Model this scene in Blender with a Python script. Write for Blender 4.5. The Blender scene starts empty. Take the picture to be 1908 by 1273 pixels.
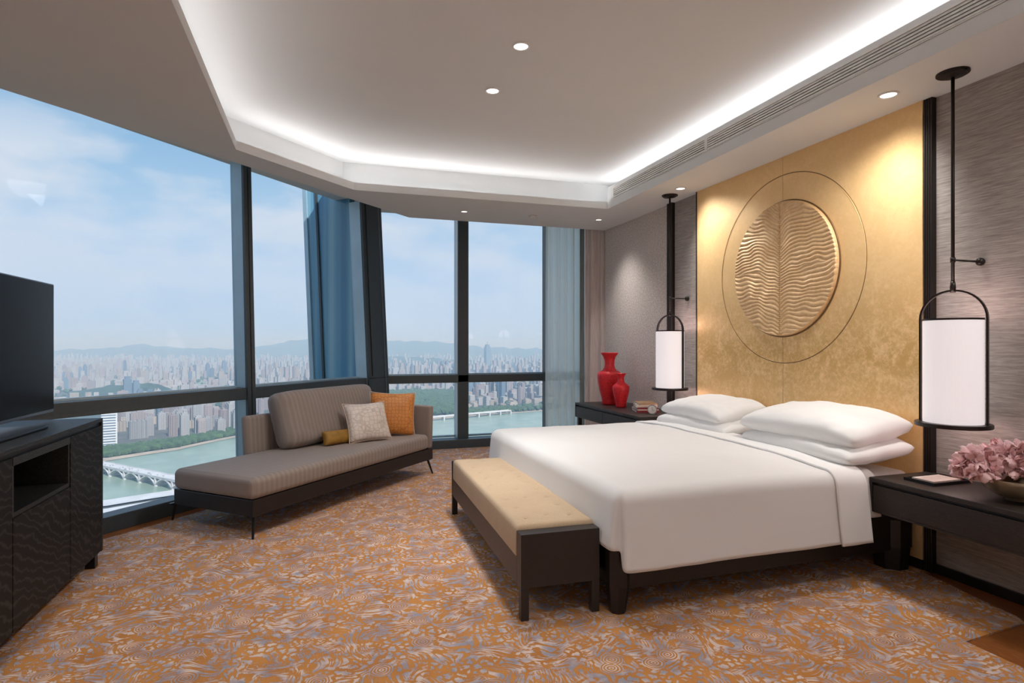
import bpy, bmesh, math, random
from mathutils import Vector, Matrix, noise
random.seed(7)
sc = bpy.context.scene
COL = sc.collection
# ------------------------------------------------------------------ camera
EYE = 1.323
FPX = 1090.0
YAW = math.atan(357.0 / FPX)
cd = bpy.data.cameras.new('camera')
cam = bpy.data.objects.new('camera', cd); COL.objects.link(cam)
cd.sensor_width = 36.0; cd.lens = 36.0 * FPX / 1908.0
cd.shift_y = 6.5 / 1908.0
cd.clip_start = 0.05; cd.clip_end = 40000
cam.location = (0, 0, EYE)
cam.rotation_euler = (math.pi / 2, 0, -YAW)
sc.camera = cam
# ------------------------------------------------------------------ world: hazy blue sky with cumulus
w = bpy.data.worlds.new('sky'); sc.world = w; w.use_nodes = True
nt = w.node_tree; nt.nodes.clear()
def wn(t, **k):
    n = nt.nodes.new(t)
    for a, b in k.items(): setattr(n, a, b)
    return n
def lk(a, b): nt.links.new(a, b)
tc = wn('ShaderNodeTexCoord')
sep = wn('ShaderNodeSeparateXYZ'); lk(tc.outputs['Generated'], sep.inputs[0])
grad = wn('ShaderNodeValToRGB'); lk(sep.outputs['Z'], grad.inputs[0])
cr = grad.color_ramp
cr.elements[0].position = 0.0; cr.elements[0].color = (0.50, 0.64, 0.83, 1)
cr.elements[1].position = 1.0; cr.elements[1].color = (0.12, 0.27, 0.55, 1)
e = cr.elements.new(0.12); e.color = (0.50, 0.64, 0.83, 1)
e = cr.elements.new(0.22); e.color = (0.40, 0.58, 0.78, 1)
e = cr.elements.new(0.32); e.color = (0.24, 0.45, 0.69, 1)
mp = wn('ShaderNodeMapping'); mp.inputs['Scale'].default_value = (1.0, 1.0, 2.6); mp.inputs['Location'].default_value = (0.35, 0.1, 0.15)
lk(tc.outputs['Generated'], mp.inputs[0])
nz = wn('ShaderNodeTexNoise'); nz.inputs['Scale'].default_value = 3.4; nz.inputs['Detail'].default_value = 8; nz.inputs['Roughness'].default_value = 0.52
lk(mp.outputs[0], nz.inputs['Vector'])
cl = wn('ShaderNodeValToRGB'); lk(nz.outputs['Fac'], cl.inputs[0])
cl.color_ramp.elements[0].position = 0.43; cl.color_ramp.elements[0].color = (0, 0, 0, 1)
cl.color_ramp.elements[1].position = 0.55; cl.color_ramp.elements[1].color = (1, 1, 1, 1)
mk = wn('ShaderNodeMapRange'); mk.inputs['From Min'].default_value = 0.06; mk.inputs['From Max'].default_value = 0.22
mk.inputs['To Min'].default_value = 0.3; mk.inputs['To Max'].default_value = 0.85
lk(sep.outputs['Z'], mk.inputs['Value'])
mk2 = wn('ShaderNodeMapRange'); mk2.inputs['From Min'].default_value = 0.25; mk2.inputs['From Max'].default_value = 0.34
mk2.inputs['To Min'].default_value = 1.0; mk2.inputs['To Max'].default_value = 0.12; lk(sep.outputs['Z'], mk2.inputs['Value'])
ml0 = wn('ShaderNodeMath', operation='MULTIPLY'); lk(cl.outputs[0], ml0.inputs[0]); lk(mk2.outputs[0], ml0.inputs[1])
ml = wn('ShaderNodeMath', operation='MULTIPLY'); lk(ml0.outputs[0], ml.inputs[0]); lk(mk.outputs[0], ml.inputs[1])
mx = wn('ShaderNodeMix', data_type='RGBA'); lk(ml.outputs[0], mx.inputs['Factor']); lk(grad.outputs[0], mx.inputs['A'])
mx.inputs['B'].default_value = (0.70, 0.74, 0.82, 1)
bg = wn('ShaderNodeBackground'); lk(mx.outputs['Result'], bg.inputs['Color']); bg.inputs['Strength'].default_value = 1.12
wo = wn('ShaderNodeOutputWorld'); lk(bg.outputs[0], wo.inputs['Surface'])
# ------------------------------------------------------------------ sun (behind the building), exposure
sd = bpy.data.lights.new('sun', 'SUN'); sd.energy = 6.0; sd.angle = 0.03; sd.color = (1.0, 0.98, 0.95)
so = bpy.data.objects.new('sun', sd); COL.objects.link(so)
so.rotation_euler = Vector((-0.25, 0.75, -0.75)).to_track_quat('-Z', 'Y').to_euler()
sc.view_settings.view_transform = 'Standard'; sc.view_settings.look = 'None'
sc.view_settings.gamma = 1.0; sc.view_settings.use_curve_mapping = False
sc.view_settings.exposure = 0.0
sc.cycles.max_bounces = 8; sc.cycles.diffuse_bounces = 5; sc.cycles.transparent_max_bounces = 16
sc.cycles.volume_bounces = 0

# ------------------------------------------------------------------ material helpers
class NT:
    def __init__(s, name):
        s.m = bpy.data.materials.new(name); s.m.use_nodes = True
        s.t = s.m.node_tree; s.t.nodes.clear()
        s.out = s.n('ShaderNodeOutputMaterial')
        s.p = s.n('ShaderNodeBsdfPrincipled'); s.l(s.p.outputs[0], s.out.inputs['Surface'])
        s.tc = s.n('ShaderNodeTexCoord')
    def n(s, t, **k):
        x = s.t.nodes.new(t)
        for a, b in k.items(): setattr(x, a, b)
        return x
    def l(s, a, b): s.t.links.new(a, b)
    def map(s, scale=(1, 1, 1), rot=(0, 0, 0), src='Object', loc=(0, 0, 0), vec=None):
        m = s.n('ShaderNodeMapping'); m.inputs['Scale'].default_value = scale; m.inputs['Rotation'].default_value = rot
        m.inputs['Location'].default_value = loc
        s.l(vec if vec is not None else s.tc.outputs[src], m.inputs[0]); return m.outputs[0]
    def noise(s, vec, scale, detail=3, rough=0.5, dist=0.0):
        x = s.n('ShaderNodeTexNoise'); s.l(vec, x.inputs['Vector'])
        x.inputs['Scale'].default_value = scale; x.inputs['Detail'].default_value = detail
        x.inputs['Roughness'].default_value = rough; x.inputs['Distortion'].default_value = dist
        return x
    def ramp(s, fac, stops, interp='LINEAR'):
        r = s.n('ShaderNodeValToRGB'); s.l(fac, r.inputs[0]); r.color_ramp.interpolation = interp
        els = r.color_ramp.elements
        while len(els) < len(stops): els.new(0.5)
        for e_, (p_, c_) in zip(els, stops):
            e_.position = p_; e_.color = c_ if len(c_) == 4 else (*c_, 1)
        return r.outputs['Color']
    def mix(s, fac, a, b, blend='MIX'):
        m = s.n('ShaderNodeMix', data_type='RGBA', blend_type=blend)
        for sock, v in (('Factor', fac), ('A', a), ('B', b)):
            if isinstance(v, (int, float)): m.inputs[sock].default_value = v
            elif isinstance(v, tuple): m.inputs[sock].default_value = v if len(v) == 4 else (*v, 1)
            else: s.l(v, m.inputs[sock])
        return m.outputs['Result']
    def math(s, op, a, b=None, c=None):
        m = s.n('ShaderNodeMath', operation=op)
        for i, v in enumerate((a, b, c)):
            if v is None: continue
            if isinstance(v, (int, float)): m.inputs[i].default_value = v
            else: s.l(v, m.inputs[i])
        return m.outputs[0]
    def bump(s, h, strength=0.3, dist=0.01):
        b = s.n('ShaderNodeBump'); b.inputs['Strength'].default_value = strength; b.inputs['Distance'].default_value = dist
        s.l(h, b.inputs['Height']); s.l(b.outputs[0], s.p.inputs['Normal']); return b
    def base(s, c):
        if isinstance(c, tuple): s.p.inputs['Base Color'].default_value = (*c[:3], 1)
        else: s.l(c, s.p.inputs['Base Color'])
    def set(s, **k):
        for a, b in k.items():
            s.p.inputs[a.replace('_', ' ')].default_value = b
def srgb(r, g, b):
    f = lambda v: (v / 255 / 12.92) if v <= 10 else ((v / 255 + 0.055) / 1.055) ** 2.4
    return (f(r), f(g), f(b))
def simple(name, col, rough=0.5, metal=0.0, nscale=40.0, nvar=0.08, bump=0.0, **k):
    a = NT(name)
    v = a.noise(a.map(), nscale, 4)
    c0 = tuple(max(0, x * (1 - nvar)) for x in col); c1 = tuple(min(1, x * (1 + nvar)) for x in col)
    a.base(a.ramp(v.outputs['Fac'], [(0.3, c0), (0.7, c1)]))
    a.set(Roughness=rough, Metallic=metal, **k)
    if bump: a.bump(v.outputs['Fac'], bump, 0.005)
    return a.m
M = {}
M['paint'] = simple('ceiling_paint', (0.72, 0.73, 0.735), 0.8, nscale=3, nvar=0.01)
M['wallpaint'] = simple('plain_wall_paint', (0.78, 0.76, 0.73), 0.8)
M['frame'] = simple('window_metal', (0.066, 0.080, 0.088), 0.4, 0.3)
M['fin'] = simple('pale_skylit_metal', (0.40, 0.53, 0.60), 0.35, 0.3, nscale=2, nvar=0.1)  # on mullion and column sides the sky's reflection is put into this colour
M['white_skylit'] = simple('white_skylit_metal', (0.72, 0.76, 0.80), 0.4, 0.1, nscale=2, nvar=0.05)  # far mullion's sky-bright side, its light put into the colour
M['bronze'] = simple('dark_bronze', (0.022, 0.016, 0.014), 0.38, 0.4)
M['blackmetal'] = simple('black_metal', (0.008, 0.008, 0.008), 0.35, 0.2)
M['rubber'] = simple('black_plastic', (0.01, 0.01, 0.011), 0.4)
M['silver'] = simple('silver_bezel', (0.28, 0.29, 0.32), 0.35, 0.8)
M['alu'] = simple('white_trim', (0.75, 0.74, 0.72), 0.5)
M['red'] = simple('red_lacquer', (0.74, 0.018, 0.026), 0.42, 0.0, nscale=60, nvar=0.25, bump=0.4)
M['paper'] = simple('paper', (0.75, 0.68, 0.62), 0.7)
M['bowl'] = simple('glazed_bowl', (0.34, 0.26, 0.17), 0.25, 0.3, nscale=8, nvar=0.35)
M['darkred'] = simple('dark_red_cover', (0.20, 0.02, 0.025), 0.5)
M['cream'] = simple('cream_cover', (0.62, 0.52, 0.42), 0.6)
M['tan'] = simple('tan_cover', (0.42, 0.25, 0.13), 0.6)
M['dark'] = simple('dark_recess', (0.01, 0.01, 0.01), 0.8)
# screen
a = NT('tv_screen'); a.base((0.010, 0.008, 0.007)); a.set(Roughness=0.25); a.p.inputs['Specular IOR Level'].default_value = 0.18; M['screen'] = a.m
# glass
a = NT('window_glass'); a.t.nodes.remove(a.p)
lw = a.n('ShaderNodeLayerWeight'); lw.inputs['Blend'].default_value = 0.5
fr_ = a.math('MULTIPLY_ADD', a.math('POWER', lw.outputs['Facing'], 5.0), 0.30, 0.02)
tr = a.n('ShaderNodeBsdfTransparent'); tr.inputs['Color'].default_value = (0.955, 0.975, 0.985, 1)
gl = a.n('ShaderNodeBsdfGlossy'); gl.inputs['Roughness'].default_value = 0.02; gl.inputs['Color'].default_value = (0.5, 0.5, 0.5, 1)
ms = a.n('ShaderNodeMixShader'); a.l(fr_, ms.inputs[0]); a.l(tr.outputs[0], ms.inputs[1]); a.l(gl.outputs[0], ms.inputs[2])
a.l(ms.outputs[0], a.out.inputs['Surface']); M['glass'] = a.m
# dark open-grain timber
def wood(name, c0, c1, rough=0.45, axis='Y', sc_=1.0, bump=0.25):
    a = NT(name)
    s3 = {'X': (1.2, 14, 14), 'Y': (14, 1.2, 14), 'Z': (14, 14, 1.2)}[axis]
    v = a.map(tuple(x * sc_ for x in s3))
    n1 = a.noise(v, 3.0, 6, 0.6, 1.2)
    wv = a.math('SINE', a.math('MULTIPLY', n1.outputs['Fac'], 70.0))
    g = a.math('MULTIPLY_ADD', wv, 0.5, 0.5)
    g2 = a.math('MULTIPLY', a.math('POWER', g, 3.0), a.noise(v, 14.0, 3).outputs['Fac'])
    a.base(a.ramp(g2, [(0.05, c0), (0.6, c1)])); a.set(Roughness=rough); a.bump(g2, bump, 0.002)
    return a.m
M['cabwood'] = wood('black_cerused_oak', (0.0075, 0.0070, 0.0064), (0.060, 0.056, 0.050), 0.5, 'Y')
a = NT('cerused_front'); v = a.map((1, 1, 1), (0.42, 0, 0)); wv = a.n('ShaderNodeTexWave', wave_type='BANDS', bands_direction='Z'); a.l(v, wv.inputs['Vector'])
wv.inputs['Scale'].default_value = 7.0; wv.inputs['Distortion'].default_value = 22.0; wv.inputs['Detail'].default_value = 4.0; wv.inputs['Detail Scale'].default_value = 0.35; wv.inputs['Detail Roughness'].default_value = 0.62
ln = a.math('POWER', wv.outputs['Fac'], 5.0); br = a.noise(a.map((3, 60, 60)), 1, 4); ln = a.math('MULTIPLY', ln, br.outputs['Fac'])
a.base(a.ramp(ln, [(0.05, (0.0085, 0.0075, 0.0068)), (0.6, (0.048, 0.045, 0.040))])); a.set(Roughness=0.6); a.p.inputs['Specular IOR Level'].default_value = 0.3; a.bump(ln, 0.2, 0.001); M['cabfront'] = a.m
M['nswood'] = wood('dark_brown_oak', (0.020, 0.0135, 0.0105), (0.044, 0.032, 0.025), 0.45, 'Y')
M['bedwood'] = wood('espresso_timber', (0.012, 0.008, 0.007), (0.020, 0.015, 0.013), 0.4, 'X', bump=0.1)
M['benchwood'] = wood('bench_timber', (0.020, 0.014, 0.012), (0.036, 0.027, 0.024), 0.42, 'Y', bump=0.1)
M['floorwood'] = wood('orange_brown_floor', (0.26, 0.085, 0.022), (0.36, 0.13, 0.036), 0.35, 'Y', 0.4, 0.05)
# grey silk wall covering, horizontal slubs
def slub(name, c0, c1, scale, bump=0.35):
    a = NT(name)
    n1 = a.noise(a.map(scale), 1.0, 5, 0.65); n2 = a.noise(a.map((1, 0.6, 0.6)), 1.5, 2)
    c = a.ramp(n1.outputs['Fac'], [(0.32, c0), (0.68, c1)])
    c = a.mix(0.15, c, a.ramp(n2.outputs['Fac'], [(0.35, c0), (0.65, c1)]))
    a.base(c); a.set(Roughness=0.75); a.bump(n1.outputs['Fac'], bump, 0.003); return a.m
M['greywall'] = slub('grey_silk_wallcovering', (0.22, 0.19, 0.172), (0.47, 0.415, 0.38), (9, 9, 150))
M['pinkwall'] = slub('beige_textured_wallcovering', (0.44, 0.37, 0.33), (0.80, 0.71, 0.65), (45, 45, 60))
# gold leaf
a = NT('gold_leaf')
v = a.map()
n1 = a.noise(v, 1.6, 3, 0.5); n2 = a.noise(v, 38, 6, 0.75, 0.6); n3 = a.noise(v, 5.5, 5, 0.7, 0.8)
zz = a.n('ShaderNodeSeparateXYZ'); a.l(a.tc.outputs['Object'], zz.inputs[0])
patch = a.math('ADD', a.math('MULTIPLY', n3.outputs['Fac'], 0.5), a.math('MULTIPLY', n2.outputs['Fac'], 0.5))
# tarnish is heavier low on the panel (a band of rubbed leaf between 0.9 and 1.6 m)
band = a.math('SUBTRACT', 1.0, a.math('MINIMUM', a.math('ABSOLUTE', a.math('DIVIDE', a.math('SUBTRACT', zz.outputs['Z'], 1.25), 0.55)), 1.0))
tar = a.math('MULTIPLY', a.math('MULTIPLY_ADD', band, 0.75, 0.22), a.math('SMOOTH_MIN', 1.0, a.math('MULTIPLY', a.math('SUBTRACT', patch, 0.40), 7.0), 0.1))
tarc = a.n('ShaderNodeClamp'); a.l(tar, tarc.inputs[0])
a.base(a.mix(tarc.outputs[0], (0.92, 0.62, 0.30), (0.66, 0.385, 0.12)))
a.set(Metallic=0.25, Roughness=0.45); a.bump(n2.outputs['Fac'], 0.12, 0.003); M['gold'] = a.m
a = NT('gold_relief'); n2 = a.noise(a.map(), 30, 4, 0.6)
a.base(a.ramp(n2.outputs['Fac'], [(0.3, (0.66, 0.42, 0.20)), (0.7, (0.78, 0.53, 0.29))])); a.set(Metallic=0.3, Roughness=0.5); M['relief'] = a.m
M['groove'] = simple('gold_groove', (0.16, 0.085, 0.03), 0.5, 0.4)
# linens
def linen(name, col, rough=0.85, sheen=0.15):
    a = NT(name); n1 = a.noise(a.map(), 2.5, 3); a.base(a.ramp(n1.outputs['Fac'], [(0.3, tuple(x * 0.98 for x in col)), (0.7, col)]))
    a.set(Roughness=rough); a.p.inputs['Sheen Weight'].default_value = sheen
    n2 = a.noise(a.map(), 5.0, 4, 0.5, 0.4); a.bump(n2.outputs['Fac'], 0.06, 0.02); return a.m
M['linen'] = linen('white_bed_linen', (0.78, 0.76, 0.745))
M['linen2'] = linen('white_pillow_cotton', (0.83, 0.815, 0.80))
M['sheetgrey'] = linen('pale_sheet_cotton', (0.70, 0.67, 0.65))
# bench fabric
a = NT('bench_linen'); n1 = a.noise(a.map((160, 160, 160)), 1, 3); n2 = a.noise(a.map(), 6, 3)
a.base(a.mix(0.5, a.ramp(n1.outputs['Fac'], [(0.3, (0.46, 0.33, 0.21)), (0.7, (0.60, 0.45, 0.30))]), a.ramp(n2.outputs['Fac'], [(0.3, (0.51, 0.37, 0.24)), (0.7, (0.58, 0.43, 0.28))])))
a.set(Roughness=0.85); a.bump(n1.outputs['Fac'], 0.15, 0.002); M['benchfab'] = a.m
# sofa: taupe with fine stripes across its length (object X axis)
def stripes(name, c0, c1, c2, period, axis='X'):
    a = NT(name); s_ = a.n('ShaderNodeSeparateXYZ'); a.l(a.tc.outputs['Object'], s_.inputs[0])
    k = s_.outputs[axis]
    f1 = a.math('FRACT', a.math('DIVIDE', k, period)); tri = a.math('ABSOLUTE', a.math('SUBTRACT', f1, 0.5))
    c = a.ramp(tri, [(0.0, c0), (0.12, c0), (0.2, c1), (0.36, c1), (0.44, c2), (0.5, c2)])
    n1 = a.noise(a.map((200, 200, 200)), 1, 2)
    c = a.mix(0.25, c, a.ramp(n1.outputs['Fac'], [(0.3, c0), (0.7, c2)]))
    a.base(c); a.set(Roughness=0.7); a.p.inputs['Sheen Weight'].default_value = 0.2; a.bump(tri, 0.12, 0.002); return a.m
M['sofafab'] = stripes('taupe_striped_fabric', (0.24, 0.185, 0.155), (0.272, 0.213, 0.18), (0.32, 0.26, 0.228), 0.044)
# hexagon / scale pattern cushions
def scales(name, c0, c1, per, metal=0.0, rough=0.5):
    a = NT(name); v = a.map((1, 1, 1))
    vo = a.n('ShaderNodeTexVoronoi', feature='DISTANCE_TO_EDGE'); a.l(v, vo.inputs['Vector']); vo.inputs['Scale'].default_value = 1 / per
    vo.inputs['Randomness'].default_value = 0.35
    c = a.ramp(vo.outputs['Distance'], [(0.03, c0), (0.09, c1)])
    n = a.noise(a.map(), 12, 2); c = a.mix(0.2, c, a.ramp(n.outputs['Fac'], [(0.3, c0), (0.7, c1)]))
    a.base(c); a.set(Roughness=rough, Metallic=metal); a.bump(vo.outputs['Distance'], 0.25, 0.01); return a.m
M['orange'] = scales('orange_satin', (0.42, 0.135, 0.022), (0.66, 0.25, 0.05), 0.034)
M['silk'] = scales('ivory_silk', (0.52, 0.43, 0.36), (0.72, 0.62, 0.55), 0.040, 0.0, 0.4)
M['mustard'] = simple('mustard_velvet', (0.32, 0.16, 0.02), 0.6, nscale=20, nvar=0.2)
M['piping'] = simple('pale_piping', (0.62, 0.48, 0.38), 0.6)
M['petal'] = simple('pink_petal', (0.97, 0.56, 0.57), 0.6, nscale=18, nvar=0.25); 
# sheer and drape
a = NT('sheer_curtain'); a.t.nodes.remove(a.p)
df = a.n('ShaderNodeBsdfDiffuse'); df.inputs['Color'].default_value = (0.84, 0.88, 0.84, 1)
tl = a.n('ShaderNodeBsdfTranslucent'); tl.inputs['Color'].default_value = (0.90, 0.95, 0.90, 1)
tr = a.n('ShaderNodeBsdfTransparent'); m1 = a.n('ShaderNodeMixShader'); m1.inputs[0].default_value = 0.65
a.l(df.outputs[0], m1.inputs[1]); a.l(tl.outputs[0], m1.inputs[2])
m2 = a.n('ShaderNodeMixShader'); m2.inputs[0].default_value = 0.14; a.l(m1.outputs[0], m2.inputs[1]); a.l(tr.outputs[0], m2.inputs[2])
a.l(m2.outputs[0], a.out.inputs['Surface']); M['sheer'] = a.m
M['drape'] = slub('taupe_drape', (0.56, 0.46, 0.42), (0.74, 0.63, 0.59), (60, 60, 4), 0.1)
M['drape2'] = slub('grey_green_drape', (0.15, 0.18, 0.17), (0.24, 0.28, 0.27), (60, 60, 4), 0.1)
# lamp shade: glowing white fabric
a = NT('lit_lamp_shade'); a.base((0.45, 0.42, 0.42)); a.set(Roughness=0.7)
a.p.inputs['Emission Color'].default_value = (1.0, 0.90, 0.90, 1); a.p.inputs['Emission Strength'].default_value = 0.63; M['shade'] = a.m
a = NT('lit_lens'); a.base((0.9, 0.9, 0.9)); a.p.inputs['Emission Color'].default_value = (1, 0.95, 0.88, 1); a.p.inputs['Emission Strength'].default_value = 3.0; M['lens'] = a.m
# carpet
a = NT('patterned_carpet')
v = a.map()
warp = a.noise(v, 2.2, 2, 0.5)
sw = a.n('ShaderNodeVectorMath', operation='MULTIPLY_ADD'); a.l(warp.outputs['Color'], sw.inputs[0]); sw.inputs[1].default_value = (0.55, 0.55, 0.0); a.l(v, sw.inputs[2])
vw = sw.outputs[0]
def mask(n_, lo, hi): return a.ramp(n_.outputs['Fac'], [(lo, (0, 0, 0)), (hi, (1, 1, 1))])
# feathery strokes in two drifting directions
s1 = mask(a.noise(a.map((13.0, 76.0, 1), (0, 0, 0.35), vec=vw), 1.0, 2.0, 0.5, 0.5), 0.475, 0.505)
s2 = mask(a.noise(a.map((68.0, 15.0, 1), (0, 0, -0.45), vec=vw, loc=(3, 7, 0)), 1.0, 2.0, 0.5, 0.6), 0.49, 0.52)
reg = mask(a.noise(v, 5.0, 2, 0.5), 0.47, 0.52)
s_all = a.mix(reg, s1, s2)
# clusters of leaves: small angular cells, shrunk and notched
lv = a.n('ShaderNodeTexVoronoi', feature='DISTANCE_TO_EDGE'); lv.voronoi_dimensions = '2D'
dn = a.noise(v, 42, 2, 0.6); ds = a.n('ShaderNodeVectorMath', operation='MULTIPLY_ADD'); a.l(dn.outputs['Color'], ds.inputs[0]); ds.inputs[1].default_value = (0.035, 0.035, 0); a.l(v, ds.inputs[2])
a.l(ds.outputs[0], lv.inputs['Vector']); lv.inputs['Scale'].default_value = 25.0
leaf = a.ramp(lv.outputs['Distance'], [(0.17, (0, 0, 0)), (0.21, (1, 1, 1))])
lreg = mask(a.noise(a.map(loc=(5, 1, 0), vec=v), 6.5, 2.5, 0.55), 0.52, 0.54)
lf = a.mix(1.0, leaf, lreg, 'MULTIPLY')
patt = a.mix(lreg, s_all, lf)
gaps = mask(a.noise(a.map(loc=(2, 9, 0), vec=v), 14.0, 3, 0.6), 0.38, 0.42)
patt = a.mix(1.0, patt, gaps, 'MULTIPLY')
# growth rings
vo = a.n('ShaderNodeTexVoronoi', feature='F1'); a.l(v, vo.inputs['Vector']); vo.inputs['Scale'].default_value = 4.2
vo.voronoi_dimensions = '2D'; vo.inputs['Randomness'].default_value = 1.0
dist = vo.outputs['Distance']
ringn = a.math('ADD', dist, a.math('MULTIPLY', a.noise(v, 26, 1).outputs['Fac'], 0.06))
rw = a.ramp(a.math('MULTIPLY_ADD', a.math('SINE', a.math('MULTIPLY', ringn, 118.0)), 0.5, 0.5), [(0.42, (0, 0, 0)), (0.58, (1, 1, 1))])
rsep = a.n('ShaderNodeSeparateColor'); a.l(vo.outputs['Color'], rsep.inputs[0])
rmk = a.mix(1.0, a.ramp(dist, [(0.20, (1, 1, 1)), (0.21, (0, 0, 0))]), a.ramp(rsep.outputs[0], [(0.45, (0, 0, 0)), (0.46, (1, 1, 1))]), 'MULTIPLY')
patt = a.mix(rmk, patt, rw)
tone = a.noise(v, 9, 3, 0.6); fine = a.noise(v, 300, 2)
pc = a.ramp(tone.outputs['Fac'], [(0.40, (0.31, 0.29, 0.34)), (0.50, (0.45, 0.38, 0.40)), (0.62, (0.68, 0.54, 0.48))])
bc = a.ramp(a.noise(v, 5, 3).outputs['Fac'], [(0.3, (0.44, 0.175, 0.04)), (0.7, (0.58, 0.25, 0.06))])
col = a.mix(patt, bc, pc)
col = a.mix(0.3, col, a.ramp(fine.outputs['Fac'], [(0.3, (0.35, 0.35, 0.35)), (0.7, (0.65, 0.65, 0.65))]), 'OVERLAY')
a.base(col); a.set(Roughness=0.95)
pb = a.n('ShaderNodeRGBToBW'); a.l(patt, pb.inputs[0]); a.bump(pb.outputs[0], 0.6, 0.006); M['carpet'] = a.m

# ------------------------------------------------------------------ geometry helpers
class G:
    """collects shapes into one bmesh"""
    def __init__(s): s.b = bmesh.new()
    def add(s, vs, fs):
        v = [s.b.verts.new(p) for p in vs]
        for f in fs:
            try: s.b.faces.new([v[i] for i in f])
            except ValueError: pass
        return s
    def box(s, x0, x1, y0, y1, z0, z1):
        return s.hexa([(x0, y0, z0), (x1, y0, z0), (x1, y1, z0), (x0, y1, z0), (x0, y0, z1), (x1, y0, z1), (x1, y1, z1), (x0, y1, z1)])
    def hexa(s, p):
        return s.add(p, [(0, 3, 2, 1), (4, 5, 6, 7), (0, 1, 5, 4), (1, 2, 6, 5), (2, 3, 7, 6), (3, 0, 4, 7)])
    def prism(s, poly, z0, z1, fn=None):
        n = len(poly); f_ = fn or (lambda x, y, z: (x, y, z))
        p = [f_(x, y, z0) for x, y in poly] + [f_(x, y, z1) for x, y in poly]
        return s.add(p, [tuple(range(n - 1, -1, -1)), tuple(range(n, 2 * n))] + [(i, (i + 1) % n, n + (i + 1) % n, n + i) for i in range(n)])
    def tube(s, pts, r, seg=10, caps=True):
        pts = [Vector(p) for p in pts]; n = len(pts); rs = r if isinstance(r, (list, tuple)) else [r] * n
        t0 = (pts[1] - pts[0]).normalized(); up = Vector((0, 0, 1)) if abs(t0.z) < 0.9 else Vector((1, 0, 0))
        nrm = (up - t0 * up.dot(t0)).normalized(); vs = []
        for i in range(n):
            t = (pts[min(i + 1, n - 1)] - pts[max(i - 1, 0)]).normalized()
            nrm = (nrm - t * nrm.dot(t)).normalized(); b = t.cross(nrm)
            for k in range(seg):
                a_ = 2 * math.pi * k / seg
                vs.append(pts[i] + (nrm * math.cos(a_) + b * math.sin(a_)) * rs[i])
        fs = [(i * seg + k, i * seg + (k + 1) % seg, (i + 1) * seg + (k + 1) % seg, (i + 1) * seg + k) for i in range(n - 1) for k in range(seg)]
        if caps: fs += [tuple(range(seg - 1, -1, -1)), tuple((n - 1) * seg + k for k in range(seg))]
        return s.add(vs, fs)
    def lathe(s, prof, c=(0, 0, 0), seg=40, sx=1.0, sy=1.0):
        n = len(prof); vs = []
        for r, z in prof:
            for k in range(seg):
                a_ = 2 * math.pi * k / seg
                vs.append((c[0] + r * sx * math.cos(a_), c[1] + r * sy * math.sin(a_), c[2] + z))
        fs = [(i * seg + k, i * seg + (k + 1) % seg, (i + 1) * seg + (k + 1) % seg, (i + 1) * seg + k) for i in range(n - 1) for k in range(seg)]
        if prof[0][0] < 0.0015: fs.append(tuple(range(seg - 1, -1, -1)))
        if prof[-1][0] < 0.0015: fs.append(tuple((n - 1) * seg + k for k in range(seg)))
        return s.add(vs, fs)
    def grid(s, nu, nv, fn):
        vs = [fn(i / nu, j / nv) for i in range(nu + 1) for j in range(nv + 1)]
        fs = [(i * (nv + 1) + j, (i + 1) * (nv + 1) + j, (i + 1) * (nv + 1) + j + 1, i * (nv + 1) + j + 1) for i in range(nu) for j in range(nv)]
        return s.add(vs, fs)
    def ob(s, name, mat, parent=None, smooth=False, bevel=0.0, loc=None, solid=0.0, fix=True, seg=2, subsurf=0):
        if fix: bmesh.ops.recalc_face_normals(s.b, faces=s.b.faces)
        me = bpy.data.meshes.new(name); s.b.to_mesh(me); s.b.free()
        if smooth:
            for p in me.polygons: p.use_smooth = True
        me.materials.append(M[mat] if isinstance(mat, str) else mat)
        o = bpy.data.objects.new(name, me); COL.objects.link(o)
        if parent: o.parent = parent
        if loc: o.location = loc
        if solid:
            m = o.modifiers.new('solid', 'SOLIDIFY'); m.thickness = solid; m.offset = -1
        if bevel:
            m = o.modifiers.new('bevel', 'BEVEL'); m.width = bevel; m.segments = seg; m.limit_method = 'ANGLE'; m.angle_limit = 0.7
            if seg > 2:
                for p in me.polygons: p.use_smooth = True
        if subsurf:
            m = o.modifiers.new('sub', 'SUBSURF'); m.levels = m.render_levels = subsurf
        return o
def tag(o, label=None, cat=None, group=None, kind=None):
    if label: o['label'] = label
    if cat: o['category'] = cat
    if group: o['group'] = group
    if kind: o['kind'] = kind
    return o
def empty(name, loc=(0, 0, 0), rz=0.0):
    o = bpy.data.objects.new(name, None); COL.objects.link(o); o.location = loc; o.rotation_euler = (0, 0, rz)
    o.empty_display_size = 0.1; return o
def copy_tree(o, parent=None):
    c_ = o.copy(); COL.objects.link(c_); c_.parent = parent
    for ch in list(o.children): copy_tree(ch, c_)
    return c_
def struct(o): o['kind'] = 'structure'; return o
def offset(poly, d):
    """offset a closed polygon outwards by d (poly clockwise seen from above when d>0 goes out)"""
    n = len(poly); out = []
    for i in range(n):
        p0, p1, p2 = Vector(poly[i - 1]), Vector(poly[i]), Vector(poly[(i + 1) % n])
        a_ = (p1 - p0).normalized(); b_ = (p2 - p1).normalized()
        na = Vector((-a_.y, a_.x)); nb = Vector((-b_.y, b_.x)); m_ = (na + nb).normalized()
        out.append(tuple(p1 + m_ * d / max(0.2, m_.dot(na))))
    return out
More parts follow.
